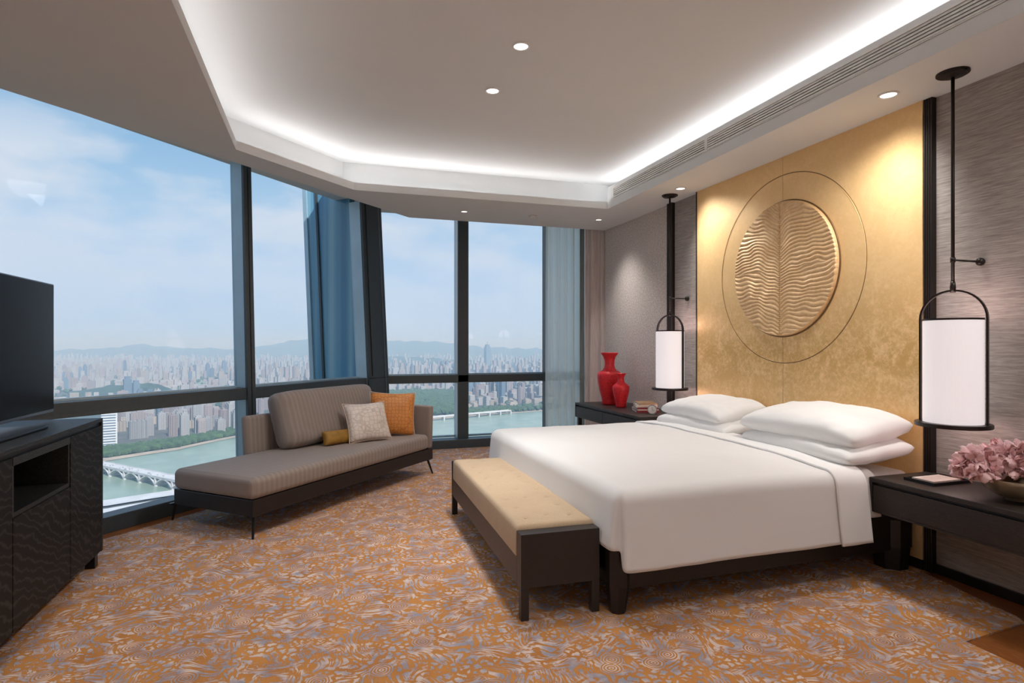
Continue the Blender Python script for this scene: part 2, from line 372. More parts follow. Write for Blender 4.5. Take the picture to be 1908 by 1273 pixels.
# ================================================================== room shell
ZS = 2.761      # soffit
ZC = 3.08       # raised ceiling
XW = 3.40       # bed wall
B0 = Vector((-1.426, 4.771, 0)); WD = Vector((0.682, 0.7313, 0)).normalized(); WN = Vector((-WD.y, WD.x, 0)); WU = Vector((0, 0, 1)) + WN * 0.0375
def WP(s_, off, z): return B0 + WD * s_ + WN * (off + max(0.005, 0.028 + (s_ - 1.25) * 0.0147) * z) + Vector((0, 0, z))
struct(G().prism([(-2.1, -1.5), (-2.1, 4.3), (-1.9, 4.7), (0.6, 7.55), (3.75, 7.55), (3.75, -1.5)], -0.12, 0.0).ob('floor', 'floorwood'))
cp = [(-2.05, -1.2), (-2.05, 4.0), (-1.44, 4.66), (1.05, 7.29), (3.32, 7.29), (3.32, 2.50), (3.205, 1.93), (3.17, 1.88), (2.72, 1.84), (2.72, -1.2)]
cp = [(-2.05, -1.2), (-2.05, 3.92), (1.10, 7.29), (3.32, 7.29), (3.32, 2.50), (3.205, 1.93), (3.17, 1.88), (2.72, 1.84), (2.72, -1.2)]
struct(G().prism(cp, 0.0, 0.008).ob('floor_carpet', 'carpet'))
# walls
struct(G().prism([(XW, -1.5), (XW, 2.464), (XW + 0.1, 2.464), (XW + 0.1, -1.5)], 0, ZS).ob('wall_right', 'greywall'))
struct(G().box(XW, XW + 0.1, 2.464, 5.10, 0, ZS).ob('wall_right_middle', 'greywall'))
struct(G().box(XW, XW + 0.1, 5.10, 6.62, 0, ZS).ob('wall_right_far', 'pinkwall'))
struct(G().box(XW + 0.1, 3.85, 6.50, 6.62, 0, ZC).ob('wall_return', 'wallpaint'))
struct(G().box(3.75, 3.85, 6.62, 7.6, 0, ZC).ob('wall_recess', 'wallpaint'))
struct(G().box(-2.2, -2.1, -1.6, 4.15, 0, ZC).ob('wall_left', 'wallpaint'))
struct(G().box(-2.2, 3.5, -1.6, -1.5, 0, ZC).ob('wall_back', 'wallpaint'))
# baseboard on the bed wall
struct(G().box(XW - 0.018, XW, -1.5, 2.515, 0.0, 0.055).ob('baseboard_right', 'bronze', bevel=0.003))
struct(G().box(XW - 0.018, XW, 4.68, 6.62, 0.0, 0.055).ob('baseboard_far', 'bronze', bevel=0.003))
# dark fluted posts
def post(y0, y1, name):
    g = G(); n = 4; w_ = (y1 - y0) / n
    g.box(XW - 0.03, XW, y0, y1, 0, ZS)
    for i in range(n): g.tube([(XW - 0.03, y0 + w_ * (i + .5), 0.0), (XW - 0.03, y0 + w_ * (i + .5), ZS)], w_ * 0.48, 8)
    return struct(g.ob(name, 'bronze', smooth=False))
post(2.462, 2.515, 'trim_1'); post(5.10, 5.19, 'trim_2')
struct(G().box(XW - 0.045, XW, 4.678, 4.69, 0, ZS).ob('trim_3', 'bronze'))
# ---- ceiling: slab, soffit ring, cove
ceil = struct(G().prism([(-2.3, -1.7), (-2.3, 4.6), (0.6, 7.9), (3.9, 7.9), (3.9, -1.7)], ZC, ZC + 0.3).ob('ceiling', 'paint'))
inner = [(-0.59, -0.8), (-0.59, 4.72), (0.297, 5.61), (2.885, 5.56), (2.885, -0.8)]
outer = [(-2.1, -1.5), (-2.1, 3.62), (0.95, 6.63), (3.5, 6.62), (3.5, -1.5)]
g = G()
for i in range(5):
    j = (i + 1) % 5
    a0, a1, b1, b0 = inner[i], inner[j], outer[j], outer[i]
    if i in (3,): b0 = (3.5, 6.62); 
    g.hexa([(*a0, ZS), (*a1, ZS), (*b1, ZS), (*b0, ZS), (*a0, ZS + .03), (*a1, ZS + .03), (*b1, ZS + .03), (*b0, ZS + .03)])
g.ob('soffit', 'paint', ceil)
def ring(name, poly, d0, d1, z0, z1, skip=(), mat='paint'):
    P0, P1 = offset(poly, d0), offset(poly, d1); g = G(); n = len(poly)
    for i in range(n):
        if i in skip: continue
        j = (i + 1) % n
        a0, a1, b1, b0 = P0[i], P0[j], P1[j], P1[i]
        g.hexa([(*a0, z0), (*a1, z0), (*b1, z0), (*b0, z0), (*a0, z1), (*a1, z1), (*b1, z1), (*b0, z1)])
    return g.ob(name, mat, ceil)
ring('cove_lip', inner, 0.0, 0.02, ZS + .03, 2.83, skip=(3,))
ring('cove_back', inner, 0.23, 0.26, ZS + .03, ZC)
# pocket side of the soffit (window side)
g = G()
for (p, q) in (((-2.1, 3.62), (0.95, 6.63)), ((0.95, 6.63), (3.5, 6.62))):
    dx, dy = q[0] - p[0], q[1] - p[1]; L_ = math.hypot(dx, dy); nx, ny = dy / L_ * 0.03, -dx / L_ * 0.03
    g.hexa([(p[0], p[1], ZS + .03), (q[0], q[1], ZS + .03), (q[0] + nx, q[1] + ny, ZS + .03), (p[0] + nx, p[1] + ny, ZS + .03), (p[0], p[1], ZC), (q[0], q[1], ZC), (q[0] + nx, q[1] + ny, ZC), (p[0] + nx, p[1] + ny, ZC)])
g.ob('pocket_fascia', 'paint', ceil)
# fascia on the bed side
XF = 2.885
G().box(XF, XF + 0.03, -0.8, 5.56, ZS + .03, 2.845).ob('fascia_lower', 'paint', ceil)
G().box(XF, XF + 0.03, -0.8, 5.56, 2.957, 2.985).ob('fascia_upper', 'paint', ceil)
G().box(XF, XF + 0.03, 5.44, 5.56, 2.845, 2.957).ob('fascia_end', 'paint', ceil)
# air grilles (two units)
def grille(y0, y1):
    r = empty('air_grille', (XF, (y0 + y1) / 2, 2.90))
    h = (y1 - y0) / 2
    g = G(); g.box(-0.004, 0.03, -h, -h + .018, -0.053, 0.055); g.box(-0.004, 0.03, h - .018, h, -0.053, 0.055)
    g.box(-0.004, 0.03, -h + .018, h - .018, 0.043, 0.055); g.box(-0.004, 0.03, -h + .018, h - .018, -0.053, -0.047); g.ob('grille_frame', 'alu', r)
    G().box(0.03, 0.035, -h + .01, h - .01, -0.053, 0.053).ob('grille_backing', 'dark', r)
    for k in range(5):
        z = -0.043 + k * 0.0180
        G().hexa([(0.0, -h + .018, z), (0.026, -h + .018, z + .004), (0.026, h - .018, z + .004), (0.0, h - .018, z), (0.0, -h + .018, z + .0115), (0.026, -h + .018, z + .0125), (0.026, h - .018, z + .0125), (0.0, h - .018, z + .0115)]).ob('grille_blade', 'alu', r)
    return r
tag(grille(3.90, 5.44), 'long white slatted air grille at the far end of the ceiling fascia, towards the curtain', 'air vent')
tag(grille(-0.79, 3.90), 'long white slatted air grille on the ceiling fascia, the nearer unit above the bed lamps', 'air vent')
# cove LED strips (area lights lying in the cove, shining up)
def strip(p, q, inn, power, col=(1.0, 0.975, 0.965), z=2.805, w_=0.05, tilt=1.6):
    p = Vector((*p, z)); q = Vector((*q, z)); d = (q - p); L_ = d.length
    ld = bpy.data.lights.new('cove_strip', 'AREA'); ld.shape = 'RECTANGLE'; ld.size = w_; ld.size_y = L_; ld.energy = power * L_; ld.color = col
    o = bpy.data.objects.new('cove_strip', ld); COL.objects.link(o); o.parent = ceil
    o.location = (p + q) / 2
    y = d.normalized(); zdir = -(Vector((0, 0, 1)) + Vector((*inn, 0)).normalized() * tilt).normalized()
    x = y.cross(zdir); o.matrix_world = Matrix.Translation((p + q) / 2) @ Matrix((x, y, zdir)).transposed().to_4x4()
PW = 2.4
strip((-0.73, -0.6), (-0.73, 4.72), (1, 0), PW * 0.7)
strip((-0.66, 4.82), (0.22, 5.72), (1, -1), PW)
strip((0.30, 5.75), (2.90, 5.70), (0, -1), PW)
strip((3.0, -0.6), (3.0, 5.6), (-1, 0), PW * 0.85, z=2.965, w_=0.03, tilt=1.1)
# ================================================================== windows
def wbox(s0, s1, o0, o1, z0, z1, g=None):
    g = g or G()
    return g.hexa([WP(s0, o0, z0), WP(s1, o0, z0), WP(s1, o1, z0), WP(s0, o1, z0), WP(s0, o0, z1), WP(s1, o0, z1), WP(s1, o1, z1), WP(s0, o1, z1)])
GO = 0.16
win1 = struct(wbox(-1.2, 3.31, 0.0, 0.14, 0.0, 0.115).ob('window_1', 'frame', bevel=0.004))
wbox(-1.2, 3.0, 0.03, 0.15, 0.835, 0.94).ob('transom', 'frame', win1, bevel=0.004)
wbox(-1.2, 3.0, 0.15, 0.20, 0.94, 0.955).ob('glazing_bead', 'fin', win1)
wbox(1.235, 1.325, 0.02, 0.05, 0.115, 3.0).ob('mullion', 'frame', win1, bevel=0.003)
wbox(1.277, 1.283, 0.016, 0.02, 0.115, 3.0).ob('mullion_groove', 'blackmetal', win1)
wbox(1.237, 1.323, 0.05, 0.19, 0.115, 3.0).ob('mullion_side', 'fin', win1)
for s0, s1 in ((-1.2, 1.237), (1.323, 2.93)):
    for z0, z1 in ((0.115, 0.835), (0.94, 3.0)):
        wbox(s0, s1, GO, GO + 0.012, z0 - .02, z1 + .02).ob('pane', 'glass', win1)
wbox(-1.35, -1.2, 0.0, 0.3, 0.0, 3.0).ob('jamb', 'frame', win1)
# corner column where the slanted glass wall meets the far glass wall
c0, c1 = WP(2.93, 0.0, 0), WP(3.30, 0.0, 0)
cpoly = [(c0.x, c0.y), (c1.x, c1.y), (0.85, 7.42), (0.85, 7.62), (0.66, 7.62), (WP(2.93, 0.03, 0).x, WP(2.93, 0.03, 0).y)]
col = struct(G().prism(cpoly, 0.0, 3.0, lambda x, y, z: (x + WN.x * .055 * z, y + WN.y * .055 * z, z)).ob('trim_4', 'frame'))
wbox(3.235, 3.245, -0.008, 0.0, 0.12, 3.0).ob('edge_bead', 'silver', col)
wbox(2.99, 2.997, -0.006, 0.0, 0.96, 3.0).ob('edge_bead', 'bronze', col)
wbox(2.93, 3.30, -0.004, 0.0, 0.93, 0.94).ob('edge_bead', 'bronze', col)
wbox(2.925, 3.05, 0.03, 0.185, 0.115, 3.0).ob('column_side', 'fin', col)
# blue clad pier standing outside the corner
a = NT('blue_facade_glass'); s_ = a.n('ShaderNodeSeparateXYZ'); a.l(a.tc.outputs['Object'], s_.inputs[0])
dd = a.math('ADD', a.math('MULTIPLY', s_.outputs['X'], WN.x), a.math('MULTIPLY', s_.outputs['Y'], WN.y))
n1 = a.n('ShaderNodeTexNoise', noise_dimensions='1D'); a.l(dd, n1.inputs['W']); n1.inputs['Scale'].default_value = 5.5; n1.inputs['Detail'].default_value = 3
a.base(a.ramp(n1.outputs['Fac'], [(0.32, (0.09, 0.25, 0.40)), (0.5, (0.15, 0.36, 0.50)), (0.68, (0.28, 0.48, 0.58))])); a.set(Roughness=0.2)
pier = struct(wbox(3.02, 3.12, 0.25, 0.97, -3.0, 6.0).ob('outside_pier', a.m))
wbox(3.0, 3.02, 0.91, 0.97, -3.0, 6.0).ob('pier_edge', 'fin', pier); wbox(3.0, 3.02, 0.74, 0.77, -3.0, 6.0).ob('pier_joint', 'frame', pier)
# far window wall
YB = 7.40
win2 = struct(G().box(0.80, 3.75, 7.30, 7.50, 0.0, 0.115).ob('window_2', 'frame', bevel=0.004))
G().box(0.72, 3.75, YB, YB + .12, 0.842, 0.937).ob('transom', 'frame', win2, bevel=0.004)
G().box(0.72, 3.75, YB + .12, YB + .16, 0.937, 0.950).ob('glazing_bead', 'fin', win2)
G().box(0.72, 3.75, YB + .12, YB + .16, 0.828, 0.842).ob('glazing_bead', 'fin', win2)
G().box(1.69, 1.83, YB, YB + .04, 0.115, ZC).ob('mullion', 'frame', win2, bevel=0.003)
G().box(1.692, 1.828, YB + .04, YB + .24, 0.0, ZC).ob('mullion_side', 'white_skylit', win2)
G().box(2.90, 2.935, YB, YB + .12, 0.115, ZC).ob('mullion', 'frame', win2, bevel=0.003)
for x0, x1 in ((0.68, 1.69), (1.83, 2.90), (2.935, 3.75)):
    for z0, z1 in ((0.115, 0.842), (0.937, ZC)):
        G().box(x0, x1, YB + .13, YB + .14, z0 - .02, z1 + .0).ob('pane', 'glass', win2)
G().box(0.72, 3.75, YB + .14, YB + .18, 0.115, 0.14).ob('glazing_bead', 'fin', win2)
# ---- curtains
def curtain(name, pts, amp, wl, mat, z0=0.015, z1=3.05, nz=10, pinch=0.0, rng=1):
    P = [Vector(p) for p in pts]; L = [0]
    for i in range(1, len(P)): L.append(L[-1] + (P[i] - P[i - 1]).length)
    tot = L[-1]; n = int(tot / 0.006)
    def at(t):
        for i in range(1, len(P)):
            if t <= L[i] + 1e-9:
                k = (t - L[i - 1]) / (L[i] - L[i - 1]); d = (P[i] - P[i - 1]).normalized(); return P[i - 1].lerp(P[i], k), Vector((-d.y, d.x))
        return P[-1], Vector((0, 1))
    def fn(u, v):
        t = u * tot; p, nn = at(t); z = z0 + (z1 - z0) * v
        ph = 2 * math.pi * t / wl + 1.3 * noise.noise(Vector((t * 4 + rng * 9, z * 0.35, rng)))* (1.2 - v * 0.4)
        a_ = amp * (0.75 + 0.5 * noise.noise(Vector((t * 6, z * 0.4, 5 + rng)))) * (1.0 - 0.25 * v)
        q = p + nn * (math.sin(ph) * a_) + (P[-1] - P[0]).normalized() * (math.cos(ph * 2) * a_ * 0.18)
        return (q.x, q.y, z)
    return G().grid(n, nz, fn).ob(name, mat, smooth=True, solid=0.0 if mat == 'sheer' else 0.003)
c = curtain('sheer_curtain', [(2.775, 7.08), (3.36, 7.06)], 0.06, 0.10, 'sheer', rng=3); tag(c, 'pale green-grey sheer curtain gathered at the side of the far window', 'curtain')
c = curtain('drape', [(3.215, 6.98), (3.27, 6.95)], 0.022, 0.10, 'drape2', rng=5); tag(c, 'narrow dark grey-green drape bunched behind the sheer curtain', 'curtain')
c = curtain('drape', [(3.265, 6.93), (3.46, 6.66), (3.55, 6.68)], 0.035, 0.15, 'drape', rng=8); tag(c, 'taupe drape hanging beside the end of the beige wall', 'curtain')
# ================================================================== ceiling fittings
def downlight(x, y, z, r, power, label, cat='ceiling light', lit=True, aim=None, size=1.3, blend=1.0, grp=None):
    e = empty('downlight' if lit else 'ceiling_detector', (x, y, z))
    if lit:
        G().lathe([(r * .74, 0.004), (r, 0.0), (r, -0.004), (r * .80, -0.007), (r * .76, -0.004)], seg=32).ob('trim_ring', 'alu', e, smooth=True)
        G().lathe([(0.001, -0.002), (r * .76, -0.002), (r * .76, 0.006), (0.001, 0.006)], seg=32).ob('lens', 'lens', e)
        ld = bpy.data.lights.new('downlight_beam', 'SPOT'); ld.energy = power; ld.spot_size = size; ld.spot_blend = blend; ld.shadow_soft_size = 0.16; ld.color = (1.0, 0.975, 0.95)
        o = bpy.data.objects.new('downlight_beam', ld); COL.objects.link(o); o.parent = e; o.location = (0, 0, -0.02)
        d = Vector(aim) - Vector((x, y, z)) if aim else Vector((0, 0, -1)); o.rotation_euler = d.to_track_quat('-Z', 'Y').to_euler()
    else:
        G().lathe([(0.001, 0.0), (r, 0.0), (r, -0.01), (r * .85, -0.02), (r * .4, -0.026), (0.001, -0.026)], seg=28).ob('detector_body', 'alu', e, smooth=True)
    return tag(e, label, cat, grp)
downlight(1.12, 3.25, ZC, 0.055, 112, 'round recessed spotlight in the raised ceiling, the one nearer the top of the picture', aim=(1.2, 3.2, 0), size=1.7)
downlight(1.13, 3.88, ZC, 0.055, 190, 'round recessed spotlight in the raised ceiling, the one nearer the windows', aim=(0.1, 4.9, 0), size=2.1)
downlight(3.10, 2.52, ZS, 0.055, 115, 'round recessed spotlight in the low soffit beside the near lamp rod', aim=(3.33, 3.2, 1.2), size=1.95)
downlight(3.14, 4.62, ZS, 0.050, 85, 'round recessed spotlight in the low soffit beside the far lamp rod', aim=(3.33, 4.0, 1.2), size=1.95)
downlight(3.03, 6.06, ZS, 0.042, 75, 'small recessed spotlight in the soffit in front of the drapes', aim=(3.15, 5.9, 0.0), size=1.7)
downlight(1.47, 6.14, ZS, 0.042, 60, 'small recessed spotlight in the soffit above the far window mullion', aim=(1.5, 6.3, 0), size=1.6)
downlight(2.245, 6.11, ZS, 0.045, 0, 'flat white round detector on the soffit above the far window', 'smoke detector', lit=False)
# unseen fill spotlights, added out of frame to brighten the room
downlight(1.10, 1.4, ZC, 0.055, 70, 'added fill spotlight in the raised ceiling above the camera', aim=(0.6, 1.6, 0), size=1.8)
downlight(-1.30, 2.70, ZS, 0.055, 90, 'added fill spotlight in the low soffit above the black sideboard', aim=(-0.6, 3.0, 0), size=2.2)  # put in out of frame so its bounce lifts the left soffit
for xx in (-0.9, 0.6, 2.1):  # unseen washers added so the back wall bounces soft fill
    downlight(xx, -1.05, ZS, 0.055, 105, 'added fill spotlight washing the wall behind the camera, %s' % {-0.9: 'by the window side', 0.6: 'middle of the row', 2.1: 'by the bed side'}[xx], aim=(xx, -1.5, 0.9), size=2.5)
downlight(3.12, 1.15, ZS, 0.055, 75, 'added fill spotlight in the soffit above the long nightstand', aim=(3.2, 1.85, 0.5), size=2.1)  # added out of frame to brighten the flowers and the bed wall
strip((-0.5, -0.92), (2.8, -0.92), (0, 1), PW)  # unseen camera-side strip, added for more soft fill
# ================================================================== gold headboard panel
gp = empty('headboard_panel', (3.36, 3.6, 0.0))
def gbox(y0, y1): return G().box(0.0, 0.04, y0 - 3.6, y1 - 3.6, 0.06, ZS)
gbox(2.515, 3.6035).ob('gold_leaf_sheet', 'gold', gp); gbox(3.6065, 4.678).ob('gold_leaf_sheet', 'gold', gp)
G().box(0.006, 0.04, 0.0035, 0.0065, 0.06, ZS).ob('seam', 'groove', gp)
G().box(0.0, 0.04, 2.515 - 3.6, 4.678 - 3.6, 0.0, 0.06).ob('plinth', 'bronze', gp)
def circ(R, x0, r, name, mat):
    pts = [(x0, R * math.cos(t), 1.903 + R * math.sin(t)) for t in [2 * math.pi * k / 128 for k in range(129)]]
    return G().tube(pts, r, 6, caps=False).ob(name, mat, gp, smooth=True)
circ(0.718, 0.001, 0.0028, 'engraved_ring', 'groove')
circ(0.712, -0.0005, 0.0018, 'ring_edge', 'gold')
# carved leaf relief disc
RD = 0.512
def relief(u, v):
    a_, b_ = 2 * u - 1, 2 * v - 1
    y = a_ * math.sqrt(max(0, 1 - b_ * b_ / 2)); z = b_ * math.sqrt(max(0, 1 - a_ * a_ / 2))
    rr = math.hypot(y, z)
    yy, zz = y * RD, z * RD
    side = 1 if yy > -0.0 else -1
    ay = abs(yy)
    wv = 0.045 * noise.noise(Vector((yy * 4.5, zz * 3.0, 3.1))) + 0.018 * noise.noise(Vector((yy * 11, zz * 7, 9.3)))
    sag = (0.10 * math.exp(-ay / 0.09)) if side > 0 else (0.05 * math.exp(-ay / 0.06))
    fan = zz * (1.0 - 0.35 * ay)
    ph = (fan + wv + sag + 0.14 * ay * ay * (1 if zz > 0 else -1)) / 0.0265
    fr_ = ph - math.floor(ph)
    h = (math.sin(math.pi * fr_)) ** 0.8
    h *= 0.7 + 0.5 * noise.noise(Vector((yy * 9, zz * 9, 1)))
    ribd = abs(yy - 0.0)
    x = -0.030 - 0.0115 * h * min(1.0, ribd / 0.012)
    if ribd < 0.012: x = -0.030 + (0.004 if ribd < 0.004 else -0.006 - 0.004 * math.sin(zz * 400))
    x *= min(1.0, (1.0001 - rr) / 0.012) ** 0.4 if rr > 0.988 else 1.0
    return (x, yy, 1.903 + zz)
G().grid(260, 330, relief).ob('leaf_relief', 'relief', gp, smooth=True)
circ(0.516, -0.002, 0.0065, 'rim_shadow', 'groove')  # dark ring painted as the outline shadow round the disc
tag(gp, 'tall gold leaf wall panel with carved leaf disc behind the bed', 'wall panel')
# ================================================================== pendant lamps
def pendant(x, y, ballY, label, lens_energy=20):
    e = empty('pendant_lamp', (x, y, 0.0))
    ang = math.atan2(-0.937, 0.35)     # the flat hoop's plane
    dx, dy = math.cos(ang), math.sin(ang)
    R_ = 0.146
    c = G(); c.lathe([(0.001, ZS), (0.075, ZS), (0.075, ZS - 0.008), (0.001, ZS - 0.008)], seg=32); c.lathe([(0.001, ZS - .008), (0.058, ZS - .008), (0.058, ZS - .022), (0.02, ZS - .026), (0.001, ZS - .026)], (-0.012, -0.012, 0), seg=32)
    c.ob('canopy', 'bronze', e)
    G().tube([(0, 0, ZS - .02), (0, 0, 1.60)], 0.0085, 12).ob('rod', 'bronze', e, smooth=True)
    G().lathe([(0.001, 1.60), (0.012, 1.60), (0.014, 1.63), (0.010, 1.66), (0.001, 1.66)], seg=16).ob('rod_joint', 'bronze', e, smooth=True)
    # wall bracket
    zb = 1.772
    bx = XW - x
    g = G(); g.tube([(0, 0, zb), (bx - 0.02, ballY - y, zb)], 0.0055, 10); g.lathe([(0.001, zb - .013), (0.012, zb - .013), (0.012, zb + .013), (0.001, zb + .013)], seg=14)
    g.ob('wall_bracket', 'bronze', e, smooth=True)
    b = bmesh.new(); bmesh.ops.create_uvsphere(b, u_segments=20, v_segments=12, radius=0.022, matrix=Matrix.Translation((bx - 0.018, ballY - y, zb)))
    g = G(); g.b.free(); g.b = b; g.ob('bracket_ball', 'bronze', e, smooth=True)
    # hoop: flat bar arch
    g = G(); pts = [(-R_, 0.918)]
    pts += [(-R_, 0.918), (-R_, 1.46)]
    n = 20; arc = [(R_ * -math.cos(math.pi * k / n), 1.46 + R_ * 1.03 * math.sin(math.pi * k / n)) for k in range(n + 1)]
    path = [(-R_, 0.915)] + arc + [(R_, 0.915)]
    hw, ht = 0.011, 0.0045
    nrm = (-dy, dx)
    vs = []
    for i, (r_, z_) in enumerate(path):
        p0 = path[max(0, i - 1)]; p1 = path[min(len(path) - 1, i + 1)]
        tx, tz = p1[0] - p0[0], p1[1] - p0[1]; L_ = math.hypot(tx, tz); ox, oz = -tz / L_, tx / L_
        for a_, b_ in ((-hw, -ht), (hw, -ht), (hw, ht), (-hw, ht)):
            vs.append(((r_ + ox * b_) * dx + nrm[0] * a_, (r_ + ox * b_) * dy + nrm[1] * a_, z_ + oz * b_))
    fs = [(i * 4 + k, i * 4 + (k + 1) % 4, (i + 1) * 4 + (k + 1) % 4, (i + 1) * 4 + k) for i in range(len(path) - 1) for k in range(4)]
    g.add(vs, fs + [(3, 2, 1, 0), tuple(len(vs) - 4 + k for k in range(4))]); g.ob('hoop', 'bronze', e)
    G().lathe([(0.128, 1.452), (0.134, 1.452), (0.134, 1.462), (0.128, 1.462)], seg=48).ob('shade_rim', 'bronze', e)
    sh = G(); sh.lathe([(0.130, 0.915), (0.132, 0.915), (0.132, 1.455), (0.130, 1.455)], seg=64); sh.ob('lamp_shade', 'shade', e, smooth=False)
    for p in e.children[-1].data.polygons: p.use_smooth = True
    G().lathe([(0.001, 0.893), (0.168, 0.893), (0.170, 0.897), (0.170, 0.910), (0.168, 0.914), (0.001, 0.914)], seg=56).ob('base_plate', 'bronze', e)
    ld = bpy.data.lights.new('lamp_glow', 'POINT'); ld.energy = lens_energy; ld.color = (1.0, 0.80, 0.80); ld.shadow_soft_size = 0.12  # points outside the shade, added to cast its pink glow around
    o = bpy.data.objects.new('lamp_glow', ld); COL.objects.link(o); o.parent = e; o.location = (0, 0, 1.60)
    ld.energy = 2.0
    ld.color = (1.0, 0.72, 0.68); ld.shadow_soft_size = 0.1; o.location = (0, 0, 1.50)
    o2 = bpy.data.objects.new('lamp_glow', ld); COL.objects.link(o2); o2.parent = e; o2.location = (0, 0, 0.85)  # second point added below the plate, where no bulb sits
    return tag(e, label, 'lamp', 'pair of lantern lamps hanging beside the bed')
pendant(3.175, 2.212, 2.212, 'tall white lantern lamp on black rod, hanging over the nightstand with the flowers')
pendant(3.19, 4.868, 4.868, 'tall white lantern lamp on black rod, hanging over the books by the far pillow')
# ================================================================== bed
bed = empty('bed', (0, 0, 0))
bx0, bx1, by0, by1 = 1.37, 3.34, 2.56, 4.66
def rail(g, x0, x1, y0, y1): return g.box(x0, x1, y0, y1, 0.12, 0.325)
rail(G(), bx0, bx1, by0, by0 + .05).ob('side_rail', 'bedwood', bed, bevel=0.004)
rail(G(), bx0, bx1, by1 - .05, by1).ob('side_rail', 'bedwood', bed, bevel=0.004)
rail(G(), bx0, bx0 + .05, by0, by1).ob('foot_rail', 'bedwood', bed, bevel=0.004)
G().box(bx0 + .05, bx1 - .01, by0 + .05, by1 - .05, 0.25, 0.32).ob('slat_deck', 'bedwood', bed)
def bedleg(x, y, r0, r1, z1, sx=1, sy=1):
    g = G(); c = 0.35
    def octa(r, z): return [(x + r * (1 if k in (0, 1, 6, 7) else -1) * (1 if k in (0, 3, 4, 7) else c) if False else x + r * math.cos(math.pi / 8 + k * math.pi / 4) * 1.08, y + r * math.sin(math.pi / 8 + k * math.pi / 4) * 1.08, z) for k in range(8)]
    a_, b_, m_ = octa(r0, 0.008), octa(r1, z1), octa(r1, 0.14)
    vs = a_ + m_ + b_
    fs = [(i + k, i + (k + 1) % 8, i + 8 + (k + 1) % 8, i + 8 + k) for i in (0, 8) for k in range(8)] + [tuple(range(7, -1, -1)), tuple(range(16, 24))]
    g.add(vs, fs); return g.ob('leg', 'bedwood', bed)
bedleg(1.395, 2.585, 0.038, 0.055, 0.328); bedleg(1.395, 4.635, 0.038, 0.055, 0.328)
bedleg(3.24, 2.62, 0.085, 0.095, 0.30); bedleg(3.24, 4.60, 0.085, 0.095, 0.30)
def rbox(x0, x1, y0, y1, z0, z1, name, mat, parent, bev, seg=4):
    return G().box(x0, x1, y0, y1, z0, z1).ob(name, mat, parent, bevel=bev, seg=seg)
rbox(1.40, 3.34, 2.56, 4.64, 0.325, 0.575, 'mattress', 'sheetgrey', bed, 0.05, 5)
tag(bed, 'wide bed with low dark timber frame and tapered legs under the white bedding', 'bed')
# ---- draped cloth
def drape(name, xa, xb, ya, yb, ztop, hem_side, hem_foot, mat, parent, rad=0.07, off=0.0, dome=0.03, headcut=None, foot=True, seed=0.0, nu=110, nv=150, wr=0.004, flare=0.10):
    Lx, Ly = xb - xa, yb - ya
    arc = rad * math.pi / 2
    hs = (ztop - rad - hem_side) + arc; hf = (ztop - rad - hem_foot) + arc if foot else 0.0
    def fold(t):  # t = cloth length past the start of the rounding; -> (out, down)
        if t <= 0: return 0.0, 0.0
        if t < arc: a_ = t / rad; return rad * math.sin(a_), rad * (1 - math.cos(a_))
        d = t - arc; return rad + d * flare, rad + d
    def fn(u, v):
        a_ = -hf + u * (Lx - rad * (1 if foot else 0) + hf)   # 0 = start of rounding at the foot
        b_ = -hs + v * ((Ly - 2 * rad) + 2 * hs)
        x = xa + (rad if foot else 0) + max(a_, 0.0); 
        ta = max(-a_, 0.0); tb = max(-b_, b_ - (Ly - 2 * rad), 0.0); sgn = -1 if b_ < 0 else 1
        y = ya + rad + min(max(b_, 0.0), Ly - 2 * rad)
        if ta > 0 or tb > 0:
            sa, sb = ta / max(hf, 1e-6), tb / hs
            m = max(sa, sb)
            ln = math.hypot(sa, sb); ca, cb = sa / ln, sb / ln
            H = hf * ca * ca + hs * cb * cb
            if sa > 0 and sb > 0:   # corner pleat
                k = math.atan2(sb, sa) / (math.pi / 2)
                H *= 1.0
                st = 1 / (1 + math.exp(-(k - 0.55) * 30)); H = hf * (1 - st) + hs * st
            o_, d_ = fold(m * H)
            if sa > 0 and sb > 0:
                k = math.atan2(sb, sa) / (math.pi / 2)
                o_ -= 0.035 * math.exp(-((k - 0.5) / 0.16) ** 2) * min(1, m * 1.6) * (1 if o_ > rad * .9 else o_ / (rad * .9))
            x -= o_ * ca if ta > 0 else 0; y += sgn * o_ * cb if tb > 0 else 0
            z = ztop - d_
            if d_ > 0.02:
                wv = noise.noise(Vector((x * 2.3, y * 2.3, seed))) * 0.012 * min(1, d_ / 0.2)
                x -= wv * ca; y += sgn * wv * cb
        else: z = ztop
        fx = min(1, max(0, (x - xa) / 0.6)); ed = min(1, max(0, (y - ya) / 0.55)) * min(1, max(0, (yb - y) / 0.55))
        sm = lambda t: t * t * (3 - 2 * t)
        if z > ztop - 0.05: z += dome * sm(fx if foot else 1.0) * sm(ed)
        z += wr * noise.noise(Vector((x * 3.1, y * 3.1, seed + 4))) + wr * .5 * noise.noise(Vector((x * 7, y * 6, seed + 2)))
        if headcut: x = min(x, headcut(y)) if False else x
        s_ = off
        cx, cy, cz = x, y, z
        if s_:
            if tb > 0 and not foot:
                o_, d_ = fold(tb); 
                cy += sgn * s_ * min(1, d_ / rad); cz += s_ * max(0.0, 1 - d_ / rad)
            else: cz += s_
        return (cx, cy, cz)
    return G().grid(nu, nv, fn).ob(name, mat, parent, smooth=True, solid=0.012)
dv = drape('duvet', 1.34, 2.84, 2.475, 4.72, 0.625, 0.245, 0.335, 'linen', None)
tag(dv, 'thick white duvet draped over the bed and hanging almost to the floor', 'duvet')
